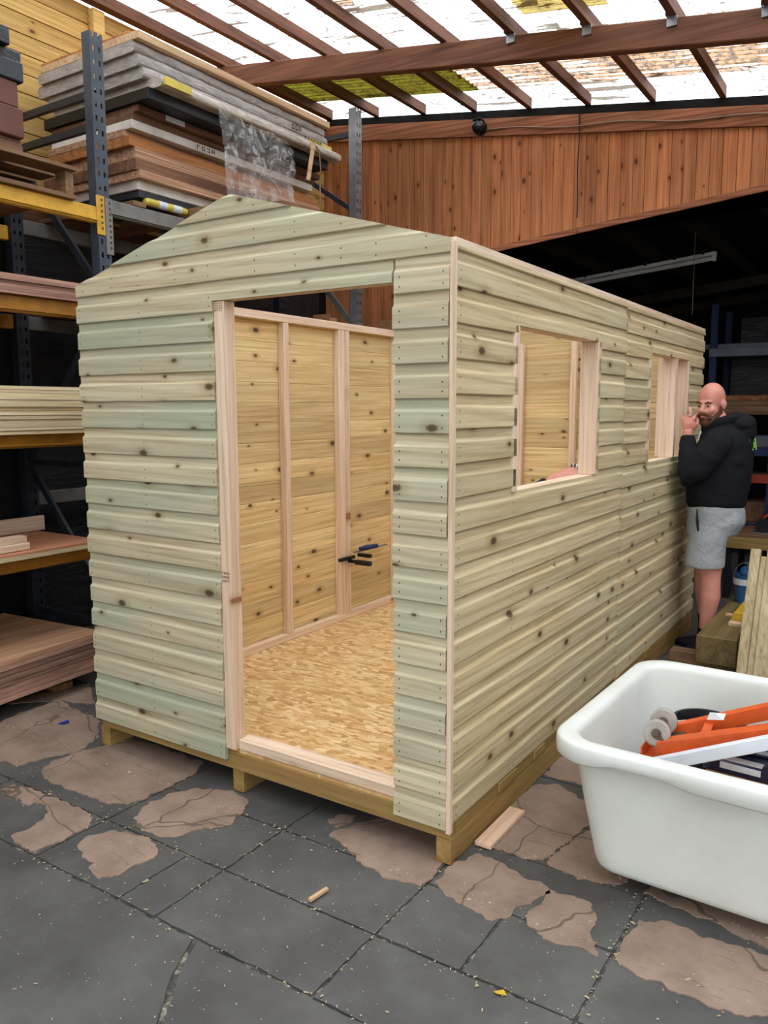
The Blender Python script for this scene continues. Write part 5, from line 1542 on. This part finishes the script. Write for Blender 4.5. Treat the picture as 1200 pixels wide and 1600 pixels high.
for nm, leg in (('left', L_LEG), ('right', R_LEG)):
    ax, ay, az = leg[-1][0]
    bx, by, bz = leg[4][0]
    MB().tube([(ax, ay, 0.07), (ax, ay, 0.13), (ax * 0.6 + bx * 0.4, (ay + by) / 2, 0.18 if nm == 'left' else 0.21), (ax * 0.4 + bx * 0.6, (ay + by) / 2, 0.20 if nm == 'left' else 0.24)], [0.046, 0.044, 0.047, 0.05], 16).build('sock', 'sock', man, smooth=True)
    MB().loft([[Vector((x, ay + w * math.cos(t), 0.004 + max(0.0, hh * math.sin(t)))) for t in [PI * k / 9 for k in range(10)]] for x, w, hh in ((ax + 0.065, 0.02, 0.05), (ax + 0.055, 0.038, 0.085), (ax, 0.044, 0.10), (ax - 0.06, 0.047, 0.075), (ax - 0.13, 0.047, 0.055), (ax - 0.17, 0.036, 0.045), (ax - 0.19, 0.015, 0.03))]).build('shoe', 'blackplast', man, smooth=True)
MB().tube([(0.089 + 0.0118 * math.cos(t), 3.0345 + 0.0118 * math.sin(t), 1.598) for t in [2 * PI * k / 14 for k in range(15)]], 0.0035, 6, caps=False).build('ring', 'silver', man, smooth=True)

# ================================================================== the second person, bent double inside the shed
p2 = thing('person', 'person bent double inside the shed, striped shirt riding up over a bare lower back', 'person', (-0.67, 2.55, 0.2005))
SH = Matrix.Translation((-0.02, 0.03, 0))
FZ = 0.2005
b = MB()
TR = [((-0.80, 2.46, 0.92), 0.15), ((-0.68, 2.53, 1.0), 0.15), ((-0.55, 2.62, 1.115), 0.145), ((-0.42, 2.74, 1.15), 0.15), ((-0.33, 2.88, 1.06), 0.15), ((-0.27, 3.0, 1.02), 0.11)]
b.tube([p for p, r in TR], [r for p, r in TR], 22)
b.tube([(-0.27, 3.0, 1.02), (-0.24, 3.1, 0.98)], [0.06, 0.055], 14)
b.ell((-0.22, 3.19, 0.93), (0.08, 0.1, 0.1))
LG = []
for dx, dy in ((-0.09, 0.06), (0.07, -0.06)):
    leg = [((-0.78 + dx, 2.5 - dy, 0.9), 0.10), ((-0.74 + dx, 2.56 - dy, 0.64), 0.075), ((-0.79 + dx, 2.5 - dy, 0.30), 0.05), ((-0.79 + dx, 2.5 - dy, 0.26), 0.045)]
    LG.append(leg)
    b.tube([p for p, r in leg], [r for p, r in leg], 14)
    b.tube([(-0.80 + dx, 2.48 - dy, 0.25), (-0.70 + dx, 2.58 - dy, 0.245)], [0.04, 0.03], 10)
fg = MB()
for s in (-1, 1):
    q = Vector((0.75, -0.5, 0)) * 0.16 * s
    arm = [Vector((-0.3, 2.95, 1.0)) + q, Vector((-0.26, 3.02, 0.8)) + q * 1.0, Vector((-0.24, 3.1, 0.58)) + q * 0.9]
    b.tube(arm, [0.055, 0.045, 0.032], 12)
    e = arm[-1]
    b.ell(e + Vector((0, 0.01, -0.04)), (0.04, 0.025, 0.05))
    for i in range(4):
        k = e + Vector((-0.03 + 0.02 * i, 0.015, -0.08))
        fg.tube([k + Vector((0, 0, 0.02)), k, k + Vector((0, 0.012, -0.035)), k + Vector((0, 0.005, -0.06))], [0.009, 0.009, 0.0085, 0.007], 8)
    fg.tube([e + Vector((0.03 * s, 0.01, -0.03)), e + Vector((0.05 * s, 0.02, -0.06)), e + Vector((0.045 * s, 0.025, -0.085))], [0.011, 0.011, 0.008], 8)
remeshed(b, 0.010, 4, fg).xf(SH).build('body', 'skin', p2, smooth=True)
b = MB()
b.tube([(-0.505, 2.66, 1.13), (-0.42, 2.74, 1.152), (-0.33, 2.88, 1.065), (-0.275, 2.99, 1.025)], [0.160, 0.165, 0.168, 0.12], 22)
for s in (-1, 1):
    q = Vector((0.75, -0.5, 0)) * 0.16 * s
    b.tube([Vector((-0.31, 2.92, 1.03)) + q * 0.8, Vector((-0.28, 2.99, 0.87)) + q], [0.075, 0.068], 14)
remeshed(b, 0.010, 4).xf(SH).build('shirt', 'stripes', p2, smooth=True)
b = MB()
b.tube([(-0.86, 2.42, 0.88), (-0.80, 2.46, 0.92), (-0.69, 2.525, 1.0), (-0.605, 2.58, 1.075)], [0.13, 0.165, 0.162, 0.154], 22)
for leg in LG:
    b.tube([p for p, r in leg], [r + 0.018 for p, r in leg], 16)
remeshed(b, 0.010, 4).xf(SH).build('trousers', 'trousers', p2, smooth=True)
for dx, dy in ((-0.09, 0.06), (0.07, -0.06)):
    MB().tube([(-0.84 + dx, 2.44 - dy, 0.245), (-0.78 + dx, 2.5 - dy, 0.255), (-0.70 + dx, 2.58 - dy, 0.245), (-0.66 + dx, 2.62 - dy, 0.235)], [0.03, 0.044, 0.042, 0.025], 12).xf(SH).build('boot', 'blackplast', p2, smooth=True)
MB().ell((-0.22, 3.19, 0.945), (0.085, 0.105, 0.1)).xf(SH).build('hair', 'beard', p2, smooth=True)
